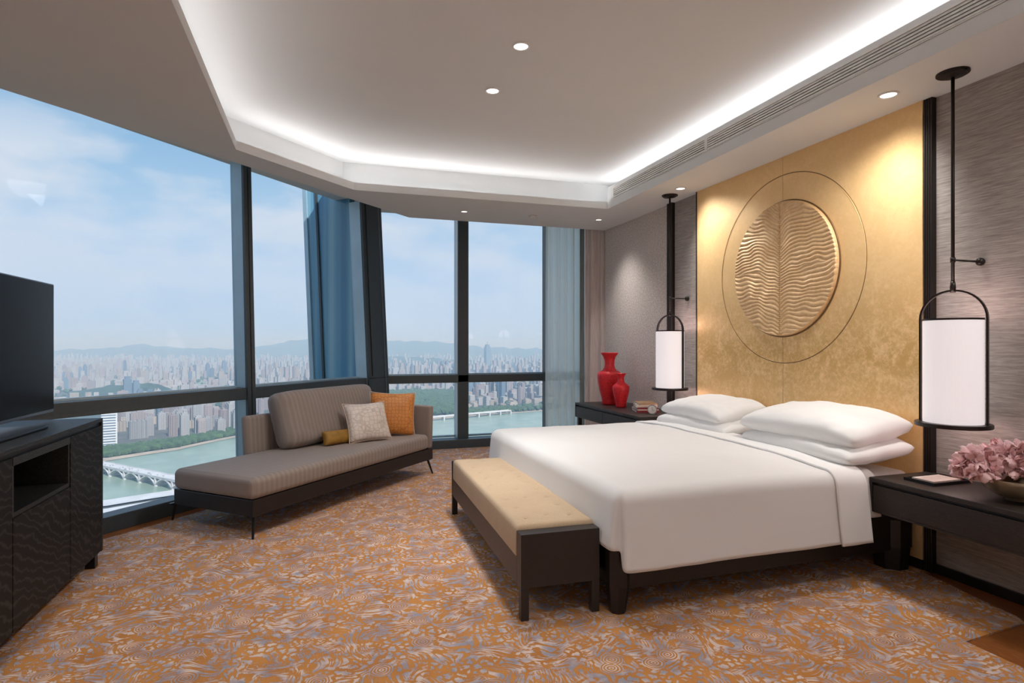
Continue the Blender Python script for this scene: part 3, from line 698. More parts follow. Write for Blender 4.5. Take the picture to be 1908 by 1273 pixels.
# folded cuff of the top sheet (skewed bands with their own hem)
def band(name, x0f, x1f, ya, yb, ztop, hem, mat, parent, off, rad=0.07, dome=0.03, nv=150, nu=24, seed=2.0, thick=0.010, lift=0.0, flare=0.10):
    arc = rad * math.pi / 2; hs = ztop - rad - hem + arc; Ly = yb - ya
    def fn(u, v):
        b_ = -hs + v * ((Ly - 2 * rad) + 2 * hs); tb = max(-b_, b_ - (Ly - 2 * rad), 0.0); sgn = -1 if b_ < 0 else 1
        y = ya + rad + min(max(b_, 0.0), Ly - 2 * rad)
        if tb < arc: o_, d_ = rad * math.sin(tb / rad), rad * (1 - math.cos(tb / rad))
        else: o_, d_ = rad + (tb - arc) * flare, rad + tb - arc
        k = d_ / rad if d_ < rad else 1.0
        y += sgn * (o_ + off * k); z = ztop - d_ + off * (1 - k)
        side = -1 if b_ < Ly / 2 - rad else 1
        x = x0f(y, d_, side) + (x1f(y, d_, side) - x0f(y, d_, side)) * u
        ed = min(1, max(0, (y - ya) / 0.55)) * min(1, max(0, (yb - y) / 0.55)); ed = ed * ed * (3 - 2 * ed)
        if d_ < 0.05: z += dome * ed
        z += 0.004 * noise.noise(Vector((x * 3.1, y * 3.1, 4))) + lift * math.sin(math.pi * u) + 0.004 * noise.noise(Vector((x * 9, y * 5, seed)))
        return (x, y, z)
    return G().grid(nu, nv, fn).ob(name, mat, parent, smooth=True, solid=thick)
band('turned_cuff', lambda y, d, s: 2.66 + 0.05 * (y - 2.5) / 2.1 + 0.03 * d, lambda y, d, s: 2.875 + 0.06 * (y - 2.5) / 2.1 + 0.02 * d + 0.012 * math.sin(y * 9),
     2.475, 4.72, 0.625, 0.238, 'linen2', dv, 0.013, thick=0.012)
band('top_sheet', lambda y, d, s: 2.80, lambda y, d, s: 2.985 - 0.012 * math.sin(y * 5) + 0.05 * min(d, .2), 2.50, 4.70, 0.610, 0.36, 'sheetgrey', dv, 0.004, thick=0.006, seed=7)
# a tail of the under-sheet hanging beside the nightstand
# ---- pillows
def pillow_mesh(W_, H_, T_, pinch=0.07, power=2.3, n=34, seed=0.0, wr=0.010, flange=0.0, sag=0.0, expo=0.42):
    g = G()
    def side(sg):
        def fn(u, v):
            a_, b_ = 2 * u - 1, 2 * v - 1
            a_ = math.copysign(abs(a_) ** 0.85, a_); b_ = math.copysign(abs(b_) ** 0.85, b_)
            x = a_ * W_ / 2 * (1 - pinch * (1 - b_ * b_) * abs(a_) ** 3); y = b_ * H_ / 2 * (1 - pinch * (1 - a_ * a_) * abs(b_) ** 3)
            k_ = 1 - 0.07 * abs(a_ * b_) ** 5; x *= k_; y *= k_
            e_ = max(0.0, (1 - abs(a_) ** power) * (1 - abs(b_) ** power))
            t = T_ / 2 * e_ ** expo
            wv = wr * (noise.noise(Vector((x * 7, y * 7, seed + sg))) + 0.6 * noise.noise(Vector((x * 16, y * 16, seed + sg)))) * min(1, e_ * 4)
            # gathers running in from the corners
            cr_ = abs(abs(a_) - abs(b_)); wv += wr * 0.5 * math.sin((a_ * 9 + b_ * 7)) * max(0, abs(a_ * b_) - 0.3)
            return (x, y, sg * t + wv - sag * (a_ * a_) + 0.0)
        return fn
    g.grid(n, n, side(1)); g.grid(n, n, side(-1))
    bmesh.ops.remove_doubles(g.b, verts=g.b.verts, dist=0.0008)
    return g
def frame(o, origin, xdir, ydir):
    x = Vector(xdir).normalized(); z = x.cross(Vector(ydir)).normalized(); y = z.cross(x)
    o.matrix_world = Matrix.Translation(origin) @ Matrix((x, y, z)).transposed().to_4x4(); return o
def bpillow(x, y, z, yaw, tilt, W_, H_, T_, label, seed, mat='linen2', sag=0.0):
    o = pillow_mesh(W_, H_, T_, seed=seed, wr=0.012, sag=sag, pinch=0.04, power=3.0, expo=0.42).ob('pillow', mat, smooth=True)
    # long axis roughly along Y, depth along X rising towards the wall
    cy, sy = math.cos(yaw), math.sin(yaw)
    frame(o, (x, y, z), (sy, cy, 0), (-cy * math.cos(tilt), sy * math.cos(tilt), -math.sin(tilt)))
    return tag(o, label, 'pillow', 'white pillows on the bed')
bpillow(3.06, 2.97, 0.700, 0.03, 0.10, 0.98, 0.52, 0.165, 'lower white pillow of the near pair, under the plump one by the nightstand', 1.0)
bpillow(3.08, 3.00, 0.825, -0.02, 0.16, 0.98, 0.52, 0.20, 'plump white pillow on top of the near pair', 2.0, sag=0.015)
bpillow(3.07, 4.08, 0.690, -0.02, 0.10, 0.94, 0.52, 0.165, 'lower white pillow of the far pair, under the one by the far lamp', 3.0)
bpillow(3.09, 4.11, 0.800, 0.03, 0.14, 0.88, 0.50, 0.175, 'white pillow on top of the far pair, beside the far lamp', 4.0, sag=0.015)
# ================================================================== bench at the foot of the bed
bn = empty('bench', (0.905, 2.625, 0.008), -0.037)   # origin at the near outer corner, Y runs away from the camera
BL, BW = 1.865, 0.405
for yy in (0, BL - 0.075):
    G().box(0, BW, yy, yy + .075, 0.155, 0.412).ob('end_panel', 'benchwood', bn, bevel=0.002)
for xx in (0.0, BW - 0.04): G().box(xx, xx + .04, 0.075, BL - .075, 0.15, 0.285).ob('side_rail', 'benchwood', bn, bevel=0.002)
G().box(0.04, BW - .04, 0.075, BL - .075, 0.24, 0.275).ob('seat_deck', 'benchwood', bn)
for (xx, yy) in ((0, 0), (BW - .04, 0), (0, BL - .04), (BW - .04, BL - .04)):
    G().box(xx, xx + .04, yy, yy + .04, 0.0, 0.155).ob('leg', 'benchwood', bn, bevel=0.002)
# tufted cushion
def benchtop(u, v):
    W2, L2 = BW + 0.006, BL - 0.156
    e = 0.028
    x = -0.003 + W2 * u; y = 0.078 + L2 * v; z = 0.436
    dxe = min(u * W2, (1 - u) * W2); dye = min(v * L2, (1 - v) * L2)
    f = lambda d: 0.0 if d > e else e - math.sqrt(max(0, e * e - (e - d) ** 2))
    z -= max(f(dxe), f(dye)) * 0.95
    z += 0.004 * noise.noise(Vector((x * 8, y * 4, 1)))
    for i in range(3):
        for j in range(9):
            tx, ty = 0.085 + i * 0.118, 0.20 + j * 0.182 + (0.0 if i != 1 else 0.03)
            d2 = (x - tx) ** 2 + (y - ty) ** 2
            if d2 < 0.01: z -= 0.0075 * math.exp(-d2 / 0.00022) + 0.003 * math.exp(-d2 / 0.0016)
    return (x, y, z)
g = G(); g.grid(64, 240, benchtop)
nu, nv = 64, 240
def vid(i, j): return i * (nv + 1) + j
loop = [vid(i, 0) for i in range(nu + 1)] + [vid(nu, j) for j in range(1, nv + 1)] + [vid(i, nv) for i in range(nu - 1, -1, -1)] + [vid(0, j) for j in range(nv - 1, 0, -1)]
g.b.verts.ensure_lookup_table(); top = [g.b.verts[k] for k in loop]; low = [g.b.verts.new((t_.co.x, t_.co.y, 0.288)) for t_ in top]
for i in range(len(loop)):
    j = (i + 1) % len(loop); g.b.faces.new([top[i], top[j], low[j], low[i]])
g.ob('cushion', 'benchfab', bn, smooth=True)
g = G()
for i in range(3):
    for j in range(9):
        tx, ty = 0.085 + i * 0.118, 0.20 + j * 0.182 + (0.0 if i != 1 else 0.03)
        g.lathe([(0.001, 0.4285), (0.007, 0.4285), (0.005, 0.4305), (0.001, 0.431)], (tx, ty, 0), 10)
g.ob('tufting_buttons', 'benchfab', bn)['kind'] = 'stuff'
tag(bn, 'long low bench with tufted beige cushion at the foot of the bed', 'bench')
# ================================================================== sofa (chaise)
SO = Vector((-0.434, 4.30, 0.008)); SA = math.atan2(0.733, 0.681)
sf = empty('chaise_sofa', SO, SA)
def sleg(x, y, dx, dy):
    g = G(); g.tube([(x + dx, y + dy, 0.0), (x, y, 0.15)], [0.008, 0.013], 8); g.box(x - .05, x + .05, y - .012, y + .012, 0.14, 0.152)
    return g.ob('leg', 'blackmetal', sf)
sleg(0.04, 0.035, -0.04, -0.035); sleg(2.20, 0.035, 0.04, -0.035); sleg(0.04, 0.83, 0.03, 0.085); sleg(2.20, 0.83, 0.04, 0.07)
def bx(x0, x1, y0, y1, z0, z1, name, mat, bev, seg=3, parent=None): return G().box(x0, x1, y0, y1, z0, z1).ob(name, mat, parent or sf, bevel=bev, seg=seg)
bx(0.0, 2.245, 0.0, 0.80, 0.15, 0.262, 'base_frame', 'bedwood', 0.004, 2)
def softbox(x0, x1, y0, y1, z0, z1, r, name, mat, crown=0.01, parent=None, n=(90, 50)):
    def fn(u, v):
        x = x0 + (x1 - x0) * u; y = y0 + (y1 - y0) * v; 
        cx, cy = min(max(x, x0 + r), x1 - r), min(max(y, y0 + r), y1 - r)
        return x, y
    g = G(); g.box(x0, x1, y0, y1, z0, z1)
    bmesh.ops.subdivide_edges(g.b, edges=g.b.edges, cuts=1, use_grid_fill=True)
    o = g.ob(name, mat, parent or sf, bevel=r, seg=6)
    return o
softbox(-0.015, 2.165, -0.012, 0.80, 0.262, 0.412, 0.045, 'seat_cushion', 'sofafab')
# back shell and right arm (upholstered, slightly flared)
g = G(); g.hexa([(0.66, 0.80, 0.262), (2.245, 0.80, 0.262), (2.245, 0.875, 0.262), (0.66, 0.875, 0.262), (0.66, 0.83, 0.715), (2.245, 0.83, 0.705), (2.245, 0.905, 0.705), (0.66, 0.905, 0.715)])
g.ob('backrest', 'sofafab', sf, bevel=0.03, seg=5)
g = G(); g.hexa([(2.168, 0.0, 0.262), (2.245, 0.0, 0.262), (2.245, 0.80, 0.262), (2.168, 0.80, 0.262), (2.185, -0.005, 0.695), (2.262, -0.005, 0.695), (2.262, 0.83, 0.705), (2.185, 0.83, 0.705)])
g.ob('armrest', 'sofafab', sf, bevel=0.022, seg=5)
o = pillow_mesh(1.30, 0.52, 0.27, pinch=0.015, power=7, seed=5, wr=0.006, n=44).ob('back_cushion', 'sofafab', sf, smooth=True)
o.matrix_parent_inverse = Matrix.Identity(4)
_t = math.radians(18)
yv = Vector((0, math.sin(_t), math.cos(_t))); zv = Vector((1, 0, 0)).cross(yv)
o.matrix_local = Matrix.Translation((1.50, 0.70, 0.655)) @ Matrix((Vector((1, 0, 0)), yv, zv)).transposed().to_4x4()
tag(sf, 'long taupe striped chaise sofa with one arm, standing by the slanted window', 'sofa')
# loose cushions on the sofa
def cushion(name, W_, H_, T_, bm_, wdir, lean, mat, label, seed, pip=True, roll=0.0):
    wd = Vector((*wdir, 0)).normalized(); bk = Vector((-wd.y, wd.x, 0))
    up = (Vector((0, 0, 1)) * math.cos(lean) + bk * math.sin(lean))
    up2 = up * math.cos(roll) + wd * math.sin(roll); wd2 = wd * math.cos(roll) - up * math.sin(roll)
    o = pillow_mesh(W_, H_, T_, pinch=0.09, seed=seed, wr=0.006, power=2.6).ob(name, mat, smooth=True)
    n_ = wd2.cross(up2)
    ctr = Vector(bm_) + up2 * (H_ / 2)
    o.matrix_world = Matrix.Translation(ctr) @ Matrix((wd2, up2, n_)).transposed().to_4x4()
    if pip:
        pts = []
        for k in range(97):
            t = k / 96 * 4; sd_ = int(t) % 4; f = (t - int(t)) * 2 - 1
            a_, b_ = ((f, -1), (1, f), (-f, 1), (-1, -f))[sd_]
            x = a_ * W_ / 2 * (1 - .09 * (1 - b_ * b_) * abs(a_) ** 3); y = b_ * H_ / 2 * (1 - .09 * (1 - a_ * a_) * abs(b_) ** 3)
            pts.append((x, y, 0))
        G().tube(pts, 0.0045, 6).ob('piping', 'piping', o, smooth=True)
    return tag(o, label, 'cushion')
cushion('throw_cushion', 0.46, 0.44, 0.16, (0.67, 5.90, 0.420), (0.99, -0.10), 0.25, 'orange', 'square orange cushion with scale pattern leaning in the corner of the sofa', 11, True, 0.04)
cushion('throw_cushion', 0.43, 0.39, 0.15, (0.452, 5.60, 0.420), (0.92, 0.36), 0.45, 'silk', 'square ivory silk cushion with hexagon pattern in front of the orange one', 12, True, 0.0)
cushion('bolster_cushion', 0.36, 0.135, 0.11, (0.17, 5.55, 0.42), (0.78, 0.62), 0.30, 'mustard', 'small mustard velvet bolster cushion behind the ivory one', 13, False, 0.02)
# ================================================================== TV cabinet (left)
cb = empty('sideboard', (-1.24, 4.10, 0.008))   # front face at x=0, runs to -Y and -X
D_, Lc = 0.56, 2.75
bxx = lambda x0, x1, y0, y1, z0, z1, name, mat='cabwood', bev=0.0, parent=None: G().box(x0, x1, y0, y1, z0, z1).ob(name, mat, parent or cb, bevel=bev)
bxx(-D_, 0.0, -Lc, 0.0, 0.856, 0.878, 'top_slab', bev=0.002)
bxx(-D_, 0.0, -0.022, 0.0, 0.085, 0.856, 'side_panel')
bxx(-D_, 0.0, -Lc, -Lc + .022, 0.085, 0.856, 'side_panel')
bxx(-D_, -0.02, -Lc + .022, -0.022, 0.085, 0.105, 'bottom_board')
bxx(-D_, -D_ + .015, -Lc + .022, -0.022, 0.105, 0.856, 'back_board')
bxx(-D_ + .015, -0.012, -Lc + .022, -0.022, 0.835, 0.8555, 'recess_strip', 'blackmetal')
# front columns, from the window end: door | open bay over door | door ...
y1 = -0.026
cols = [(-0.478, -0.024), (-1.080, -0.483), (-1.680, -1.085), (-2.28, -1.685), (-2.726, -2.285)]
for k, (a0, a1) in enumerate(cols):
    if k in (1, 3):
        bxx(-0.022, 0.0, a0, a1, 0.09, 0.575, 'door', 'cabfront', bev=0.0015)
        bxx(-D_ + .015, -0.004, a0, a1, 0.578, 0.598, 'shelf')
        bxx(-D_ + .015, -0.004, a0 - .003, a0 + .015, 0.598, 0.83, 'divider'); bxx(-D_ + .015, -0.004, a1 - .015, a1 + .003, 0.598, 0.83, 'divider')
        bxx(-0.02, 0.0, a0, a1, 0.80, 0.835, 'top_rail')
    else:
        bxx(-0.022, 0.0, a0, a1, 0.09, 0.835, 'door', 'cabfront', bev=0.0015)
for yy in (-0.07, -Lc + .02): 
    for xx in (-D_ + .02, -0.07): bxx(xx, xx + .05, yy, yy + .05, 0.0, 0.085, 'foot', 'blackmetal')
bxx(-D_ + .05, -0.09, -Lc + .1, -0.09, 0.03, 0.085, 'plinth', 'blackmetal')
tag(cb, 'long black oak sideboard with open bay under the television', 'sideboard')
# TV
tv = empty('television', (-1.48, 3.42, 0.888))
g = G(); g.box(-0.035, 0.0, -0.66, 0.662, 0.047, 0.789); g.ob('screen_housing', 'silver', tv, bevel=0.004)
G().box(0.0, 0.002, -0.652, 0.654, 0.064, 0.782).ob('screen_panel', 'screen', tv)
G().box(-0.07, -0.035, -0.4, 0.4, 0.12, 0.55).ob('rear_cover', 'rubber', tv, bevel=0.01)
g = G(); g.prism([(-0.13, -0.30), (0.115, -0.30), (0.13, -0.285), (0.13, 0.235), (0.115, 0.25), (-0.13, 0.25)], 0.0, 0.012); g.ob('stand_base', 'rubber', tv, bevel=0.003)
G().box(-0.06, -0.02, -0.06, 0.06, 0.012, 0.14).ob('stand_neck', 'rubber', tv)
tag(tv, 'large flat television with thin silver bezel on the black sideboard', 'television')
# ================================================================== nightstands
def nightstand(name, x0, x1, y0, y1, z0, z1, splits, label):
    e = empty(name, (x1, y0, 0.0)); 
    f = lambda a0, a1, b0, b1, c0, c1, nm, bev=0.0: G().box(a0 - x1, a1 - x1, b0 - y0, b1 - y0, c0, c1).ob(nm, 'nswood', e, bevel=bev)
    f(x0, x1, y0, y1, z1 - .026, z1, 'top', .003)
    f(x0 + .025, x1, y0 + .003, y1 - .02, z0 + .01, z1 - .026, 'carcass')
    f(x0, x1, y1 - .02, y1, z0, z1 - .026, 'end_panel', .002); f(x0, x1, y0, y0 + .02, z0, z1 - .026, 'end_panel', .002)
    f(x0 + .004, x1, y0 + .02, y1 - .02, z0, z0 + .012, 'bottom_board')
    ys = [y0 + .022] + splits + [y1 - .022]
    for k in range(len(ys) - 1): f(x0 + .002, x0 + .024, ys[k] + .002, ys[k + 1] - .002, z0 + .013, z1 - .040, 'drawer', .0015)
    return tag(e, label, 'nightstand')
nightstand('floating_nightstand', 2.93, 3.382, 0.90, 2.50, 0.392, 0.583, [1.62], 'long dark oak wall-hung nightstand carrying the pink flowers')
ns = nightstand('writing_nightstand', 2.815, 3.395, 4.78, 6.24, 0.49, 0.655, [5.55], 'dark oak nightstand carrying the red vases and books')
for yy in (0.02, 1.40): G().box(-0.56, -0.52, yy, yy + .04, 0.0, 0.49).ob('leg', 'nswood', ns); G().box(-0.06, -0.02, yy, yy + .04, 0.0, 0.49).ob('leg', 'nswood', ns)
# notepad tray
e = empty('notepad_tray', (3.185, 2.30, 0.583), 0.0)
g = G(); g.box(-0.14, 0.13, -0.085, 0.085, 0.0, 0.006); g.box(-0.14, 0.13, -0.085, -0.079, 0.006, 0.016); g.box(-0.14, 0.13, 0.079, 0.085, 0.006, 0.016); g.box(-0.14, -0.134, -0.079, 0.079, 0.006, 0.016); g.box(0.124, 0.13, -0.079, 0.079, 0.006, 0.016)
g.ob('tray', 'rubber', e); G().box(-0.11, 0.09, -0.06, 0.06, 0.006, 0.018).ob('notepad', 'paper', e); G().tube([(0.105, -0.06, 0.012), (0.105, 0.07, 0.012)], 0.004, 8).ob('pencil', 'darkred', e)
tag(e, 'black tray with a white notepad on the near nightstand', 'tray')
# bowl with flowers
BX, BY, BZ = 3.165, 1.905, 0.583
e = empty('flower_bowl', (BX, BY, BZ))
G().lathe([(0.001, 0.0), (0.05, 0.0), (0.052, 0.008), (0.085, 0.022), (0.125, 0.05), (0.15, 0.085), (0.157, 0.105), (0.152, 0.106), (0.143, 0.086), (0.118, 0.056), (0.08, 0.032), (0.001, 0.028)], seg=56).ob('bowl', 'bowl', e, smooth=True)
tag(e, 'shallow glazed bronze bowl holding pink flowers on the near nightstand', 'bowl')
def blossom(c, R_, seed, label, n=170):
    rnd = random.Random(seed); g = G()
    for k in range(n):
        z = rnd.uniform(-0.45, 1.0); t = rnd.uniform(0, 2 * math.pi); s_ = math.sqrt(max(0, 1 - z * z))
        d = Vector((s_ * math.cos(t), s_ * math.sin(t), z * 0.85)).normalized()
        r_ = R_ * rnd.uniform(0.55, 1.0); p = Vector(c) + d * r_
        side = d.cross(Vector((rnd.uniform(-1, 1), rnd.uniform(-1, 1), rnd.uniform(-1, 1)))).normalized(); up_ = (d * rnd.uniform(0.5, 1.1) + side.cross(d) * rnd.uniform(0.3, 1.0)).normalized()
        sz = R_ * rnd.uniform(0.30, 0.48); nrm = side.cross(up_).normalized(); vs = []; nn = 5
        ph = rnd.uniform(0, 6)
        for i in range(nn + 1):
            for j in range(nn + 1):
                a_ = (i / nn - .5) * 2; b_ = j / nn
                wd = math.sin(math.pi * min(1, b_ * 0.62 + 0.18)) * 0.75
                cup = 0.34 * a_ * a_ - 0.28 * b_ * b_ + 0.10 * math.sin(a_ * 5 + ph) * b_
                vs.append(p + side * (a_ * wd * sz * .8) + up_ * ((b_ + (0.07 * math.sin(a_ * 8 + ph)) * b_) * sz - 0.4 * sz) + nrm * (cup * sz))
        fs = [(i * (nn + 1) + j, (i + 1) * (nn + 1) + j, (i + 1) * (nn + 1) + j + 1, i * (nn + 1) + j + 1) for i in range(nn) for j in range(nn)]
        g.add(vs, fs)
    o = g.ob('blossom', 'petal', smooth=True, fix=False, solid=0.0012)
    # a dense heart so no gaps show between the petals
    b = bmesh.new(); bmesh.ops.create_icosphere(b, subdivisions=3, radius=R_ * 0.62, matrix=Matrix.Translation(c)); h = G(); h.b.free(); h.b = b
    h.ob('flower_heart', 'petal', o, smooth=True)
    return tag(o, label, 'flower')
blossom((BX - 0.145, BY + 0.085, BZ + 0.145), 0.102, 1, 'pink ruffled blossom drooping over the end of the bowl towards the bed')
blossom((BX - 0.01, BY - 0.02, BZ + 0.175), 0.105, 2, 'pink ruffled blossom in the middle of the bowl')
blossom((BX + 0.09, BY + 0.11, BZ + 0.165), 0.095, 3, 'pink ruffled blossom at the wall side of the bowl')
blossom((BX + 0.02, BY - 0.15, BZ + 0.14), 0.10, 4, 'pink ruffled blossom at the end of the bowl away from the bed')
# vases
def vase(c, prof, label, ear_r, ear_z, s_):
    e = empty('vase', c); G().lathe(prof, seg=56).ob('body', 'red', e, smooth=True)
    for k in (0, 1):
        an = math.radians(245 + 180 * k)
        g = G(); cx, cy = math.cos(an) * ear_r, math.sin(an) * ear_r
        pts = [(cx + math.cos(an) * 0.012 * s_ * math.cos(t) , cy + math.sin(an) * 0.012 * s_ * math.cos(t), ear_z + 0.03 * s_ * math.sin(t)) for t in [2 * math.pi * i / 20 for i in range(21)]]
        g.tube(pts, 0.007 * s_, 8); g.ob('ear_handle', 'red', e, smooth=True)
    return tag(e, label, 'vase')
P1 = [(0.001, 0), (0.083, 0), (0.088, 0.012), (0.086, 0.05), (0.095, 0.09), (0.118, 0.17), (0.134, 0.26), (0.138, 0.31), (0.137, 0.335), (0.133, 0.350), (0.105, 0.372), (0.078, 0.385), (0.062, 0.41), (0.054, 0.45), (0.056, 0.49), (0.070, 0.535), (0.096, 0.572), (0.098, 0.582), (0.092, 0.583), (0.070, 0.55), (0.045, 0.48), (0.03, 0.40), (0.001, 0.38)]
vase((3.10, 5.93, 0.655), P1, 'large red lacquer vase with flared neck, the taller of the pair', 0.131, 0.30, 1.0)
P2 = [(0.001, 0), (0.053, 0), (0.057, 0.01), (0.055, 0.035), (0.066, 0.08), (0.084, 0.15), (0.091, 0.20), (0.090, 0.222), (0.070, 0.245), (0.048, 0.258), (0.036, 0.28), (0.033, 0.31), (0.042, 0.34), (0.056, 0.358), (0.057, 0.363), (0.052, 0.363), (0.035, 0.335), (0.001, 0.27)]
vase((3.075, 5.62, 0.655), P2, 'small red lacquer vase in front of the taller one', 0.087, 0.19, 0.7)
# books
bk = [('darkred', 0.22, 0.27, 0.024, 0.35), ('cream', 0.21, 0.26, 0.010, 0.30), ('darkred', 0.20, 0.25, 0.020, 0.33), ('cream', 0.21, 0.26, 0.014, 0.42), ('cream', 0.20, 0.24, 0.012, 0.36), ('tan', 0.18, 0.24, 0.014, 0.30)]
names = ['thick dark red book at the bottom of the pile beside the small red vase', 'thin cream book lying on the bottom red book of the pile', 'dark red book in the middle of the pile, above the thin cream one', 'cream book above the upper dark red book of the pile',
         'cream book just under the tan book of the pile', 'tan book on top of the pile beside the small red vase']
z = 0.655
for (mt, wx, wy, th_, rz), nm in zip(bk, names):
    e = empty('book', (3.10, 5.17, z), -rz)
    g = G(); g.box(-wx / 2, wx / 2, -wy / 2, wy / 2, 0, .0025); g.box(-wx / 2, wx / 2, -wy / 2, wy / 2, th_ - .0025, th_); g.box(-wx / 2, wx / 2, -wy / 2, -wy / 2 + .003, .0025, th_ - .0025); g.ob('cover', mt, e)
    G().box(-wx / 2 + .004, wx / 2 - .004, -wy / 2 + .003, wy / 2 - .004, .0025, th_ - .0025).ob('page_block', 'paper', e)
    tag(e, nm, 'book', 'pile of books on the far nightstand'); z += th_
# small round clock
e = empty('table_clock', (3.035, 4.93, 0.655), math.radians(-35))
def disc(r, y0, y1, name, mat, rz=0):
    g = G(); g.lathe([(0.001, y0), (r, y0), (r, y1), (0.001, y1)], seg=36)
    bmesh.ops.rotate(g.b, verts=g.b.verts, matrix=Matrix.Rotation(math.pi / 2, 3, 'X')); bmesh.ops.translate(g.b, verts=g.b.verts, vec=(0, 0, 0.047)); return g.ob(name, mat, e)
disc(0.045, -0.02, 0.02, 'case', 'silver'); disc(0.038, 0.02, 0.0215, 'dial', 'paper')
G().box(-0.001, 0.001, -0.0235, -0.022, 0.047, 0.072).ob('hand', 'rubber', e); G().hexa([(0, -.0235, .046), (.018, -.0235, .036), (.018, -.022, .036), (0, -.022, .046), (0, -.0235, .048), (.018, -.0235, .038), (.018, -.022, .038), (0, -.022, .048)]).ob('hand', 'rubber', e)
G().box(-0.03, 0.03, -0.02, 0.02, 0.0, 0.006).ob('foot', 'silver', e)
tag(e, 'small round silver desk clock leaning by the pile of books', 'clock')
# ================================================================== the city far below
GZ = -200.0
cY, sY = math.cos(YAW), math.sin(YAW)
def far(px, w_, z=GZ):
    """bearing (as a slope off the view axis) and distance -> ground point"""
    u = (px - 954.0) / FPX * w_
    return Vector((cY * u + sY * w_, -sY * u + cY * w_, z))
def citymat(name, wall, win, h=3.2, wv=3.6, dens=0.55):
    a = NT(name); s_ = a.n('ShaderNodeSeparateXYZ'); a.l(a.tc.outputs['Object'], s_.inputs[0])
    f = lambda v, p: a.math('FRACT', a.math('DIVIDE', v, p))
    hz = a.math('GREATER_THAN', f(s_.outputs['Z'], h), 1 - dens); hx = a.math('GREATER_THAN', f(a.math('ADD', s_.outputs['X'], s_.outputs['Y']), wv), 0.42)
    m_ = a.math('MULTIPLY', hz, hx)
    # roofs carry no windows
    gm = a.n('ShaderNodeNewGeometry'); sn = a.n('ShaderNodeSeparateXYZ'); a.l(gm.outputs['Normal'], sn.inputs[0])
    m_ = a.math('MULTIPLY', m_, a.math('LESS_THAN', sn.outputs['Z'], 0.5))
    oi = a.n('ShaderNodeObjectInfo')
    base = a.mix(oi.outputs['Random'], wall, tuple(min(1, x * 1.6) for x in wall))
    a.base(a.mix(m_, base, win)); a.set(Roughness=0.7); return a.m
CM = [citymat('pink_apartment_facade', (0.25, 0.20, 0.19), (0.04, 0.05, 0.07)), citymat('white_apartment_facade', (0.30, 0.29, 0.285), (0.05, 0.06, 0.08)),
      citymat('grey_blue_office_facade', (0.12, 0.17, 0.22), (0.03, 0.05, 0.09), 3.6, 2.2, 0.7), citymat('cream_facade', (0.32, 0.27, 0.22), (0.07, 0.07, 0.08), 3.1, 5.0)]
def protos():
    out = []
    rnd = random.Random(3)
    def fin_(g, m): 
        o = g.ob('apartment_tower', CM[m]); return o
    g = G(); g.box(-9, 9, -9, 9, 0, 82); g.box(-12, 12, -5, 5, 0, 80); g.box(-5, 5, -12, 12, 0, 80); g.box(-4, 4, -4, 4, 82, 88); out.append((fin_(g, 0), 'a pink cross-plan tower'))
    g = G(); g.box(-8, 8, -8, 8, 0, 76); g.box(-11, -3, -11, 11, 0, 70); g.box(3, 11, -11, 11, 0, 73); g.box(-3, 3, -3, 3, 76, 83); out.append((fin_(g, 1), ''))
    g = G(); g.box(-24, 24, -7, 7, 0, 54)
    for k in range(5): g.box(-22 + k * 10, -16 + k * 10, -9, 9, 0, 56)
    g.box(-3, 3, -3, 3, 54, 60); out.append((fin_(g, 1), ''))
    g = G(); g.box(-13, 13, -11, 11, 0, 88); g.box(-9, 9, -8, 8, 88, 97); g.box(-1, 1, -1, 1, 97, 108); out.append((fin_(g, 2), ''))
    g = G(); g.box(-26, 26, -8, 8, 0, 38)
    for k in range(6): g.box(-25 + k * 9, -20 + k * 9, -10, 10, 0, 40)
    out.append((fin_(g, 3), ''))
    g = G(); g.box(-20, 20, -12, 12, 0, 22); g.box(-14, 10, -8, 8, 22, 28); out.append((fin_(g, 3), ''))
    g = G(); g.box(-17, 17, -8, 8, 0, 60); g.box(-20, -10, -10, 10, 0, 57); g.box(10, 20, -10, 10, 0, 57); g.box(-5, 5, -10, 10, 0, 63); out.append((fin_(g, 0), ''))
    return out
PR = [p for p, _ in protos()]
LAB = ['pinkish cross-shaped apartment tower in the hazy city across the river', 'white twin-winged apartment tower in the hazy city across the river', 'long white apartment slab with projecting bays in the hazy city',
       'blue-grey glass office tower with stepped top in the hazy city', 'long cream low-rise block with projecting bays in the hazy city', 'low flat cream building in the hazy city', 'pinkish apartment slab with raised middle in the hazy city']
GR = ['pink cross-shaped towers', 'white twin-winged towers', 'long white slabs', 'blue-grey office towers', 'long cream blocks', 'low flat buildings', 'pinkish slabs']
CA = ['tower', 'tower', 'apartment block', 'office tower', 'apartment block', 'building', 'apartment block']
used = [False] * len(PR)
NB = [0]
# river shape in (bearing px, distance)
farbank = [(-1400, 900), (-500, 930), (200, 1014), (330, 1118), (437, 1267), (620, 1420), (800, 1568), (1016, 1780), (1250, 2050), (1600, 2600)]
nearbank = [(-1400, 700), (-500, 700), (100, 725), (200, 746), (330, 800), (520, 830), (800, 900), (1000, 960), (1300, 1100), (1600, 1400)]
def interp(tab, px):
    for (a0, w0), (a1, w1) in zip(tab, tab[1:]):
        if a0 <= px <= a1: return w0 + (w1 - w0) * (px - a0) / (a1 - a0)
    return tab[0][1] if px < tab[0][0] else tab[-1][1]
def building(px, w_, k, s_, rz, hs=1.0, label=None):
    o = PR[k] if not used[k] else PR[k].copy()
    if used[k]: COL.objects.link(o)
    used[k] = True
    o.location = far(px, w_); o.rotation_euler = (0, 0, rz); o.scale = (s_, s_, s_ * hs)
    if label: tag(o, label, 'tower'); 
    else: tag(o, LAB[k], CA[k], GR[k])
    NB[0] += 1; return o
rnd = random.Random(21)
placed = []
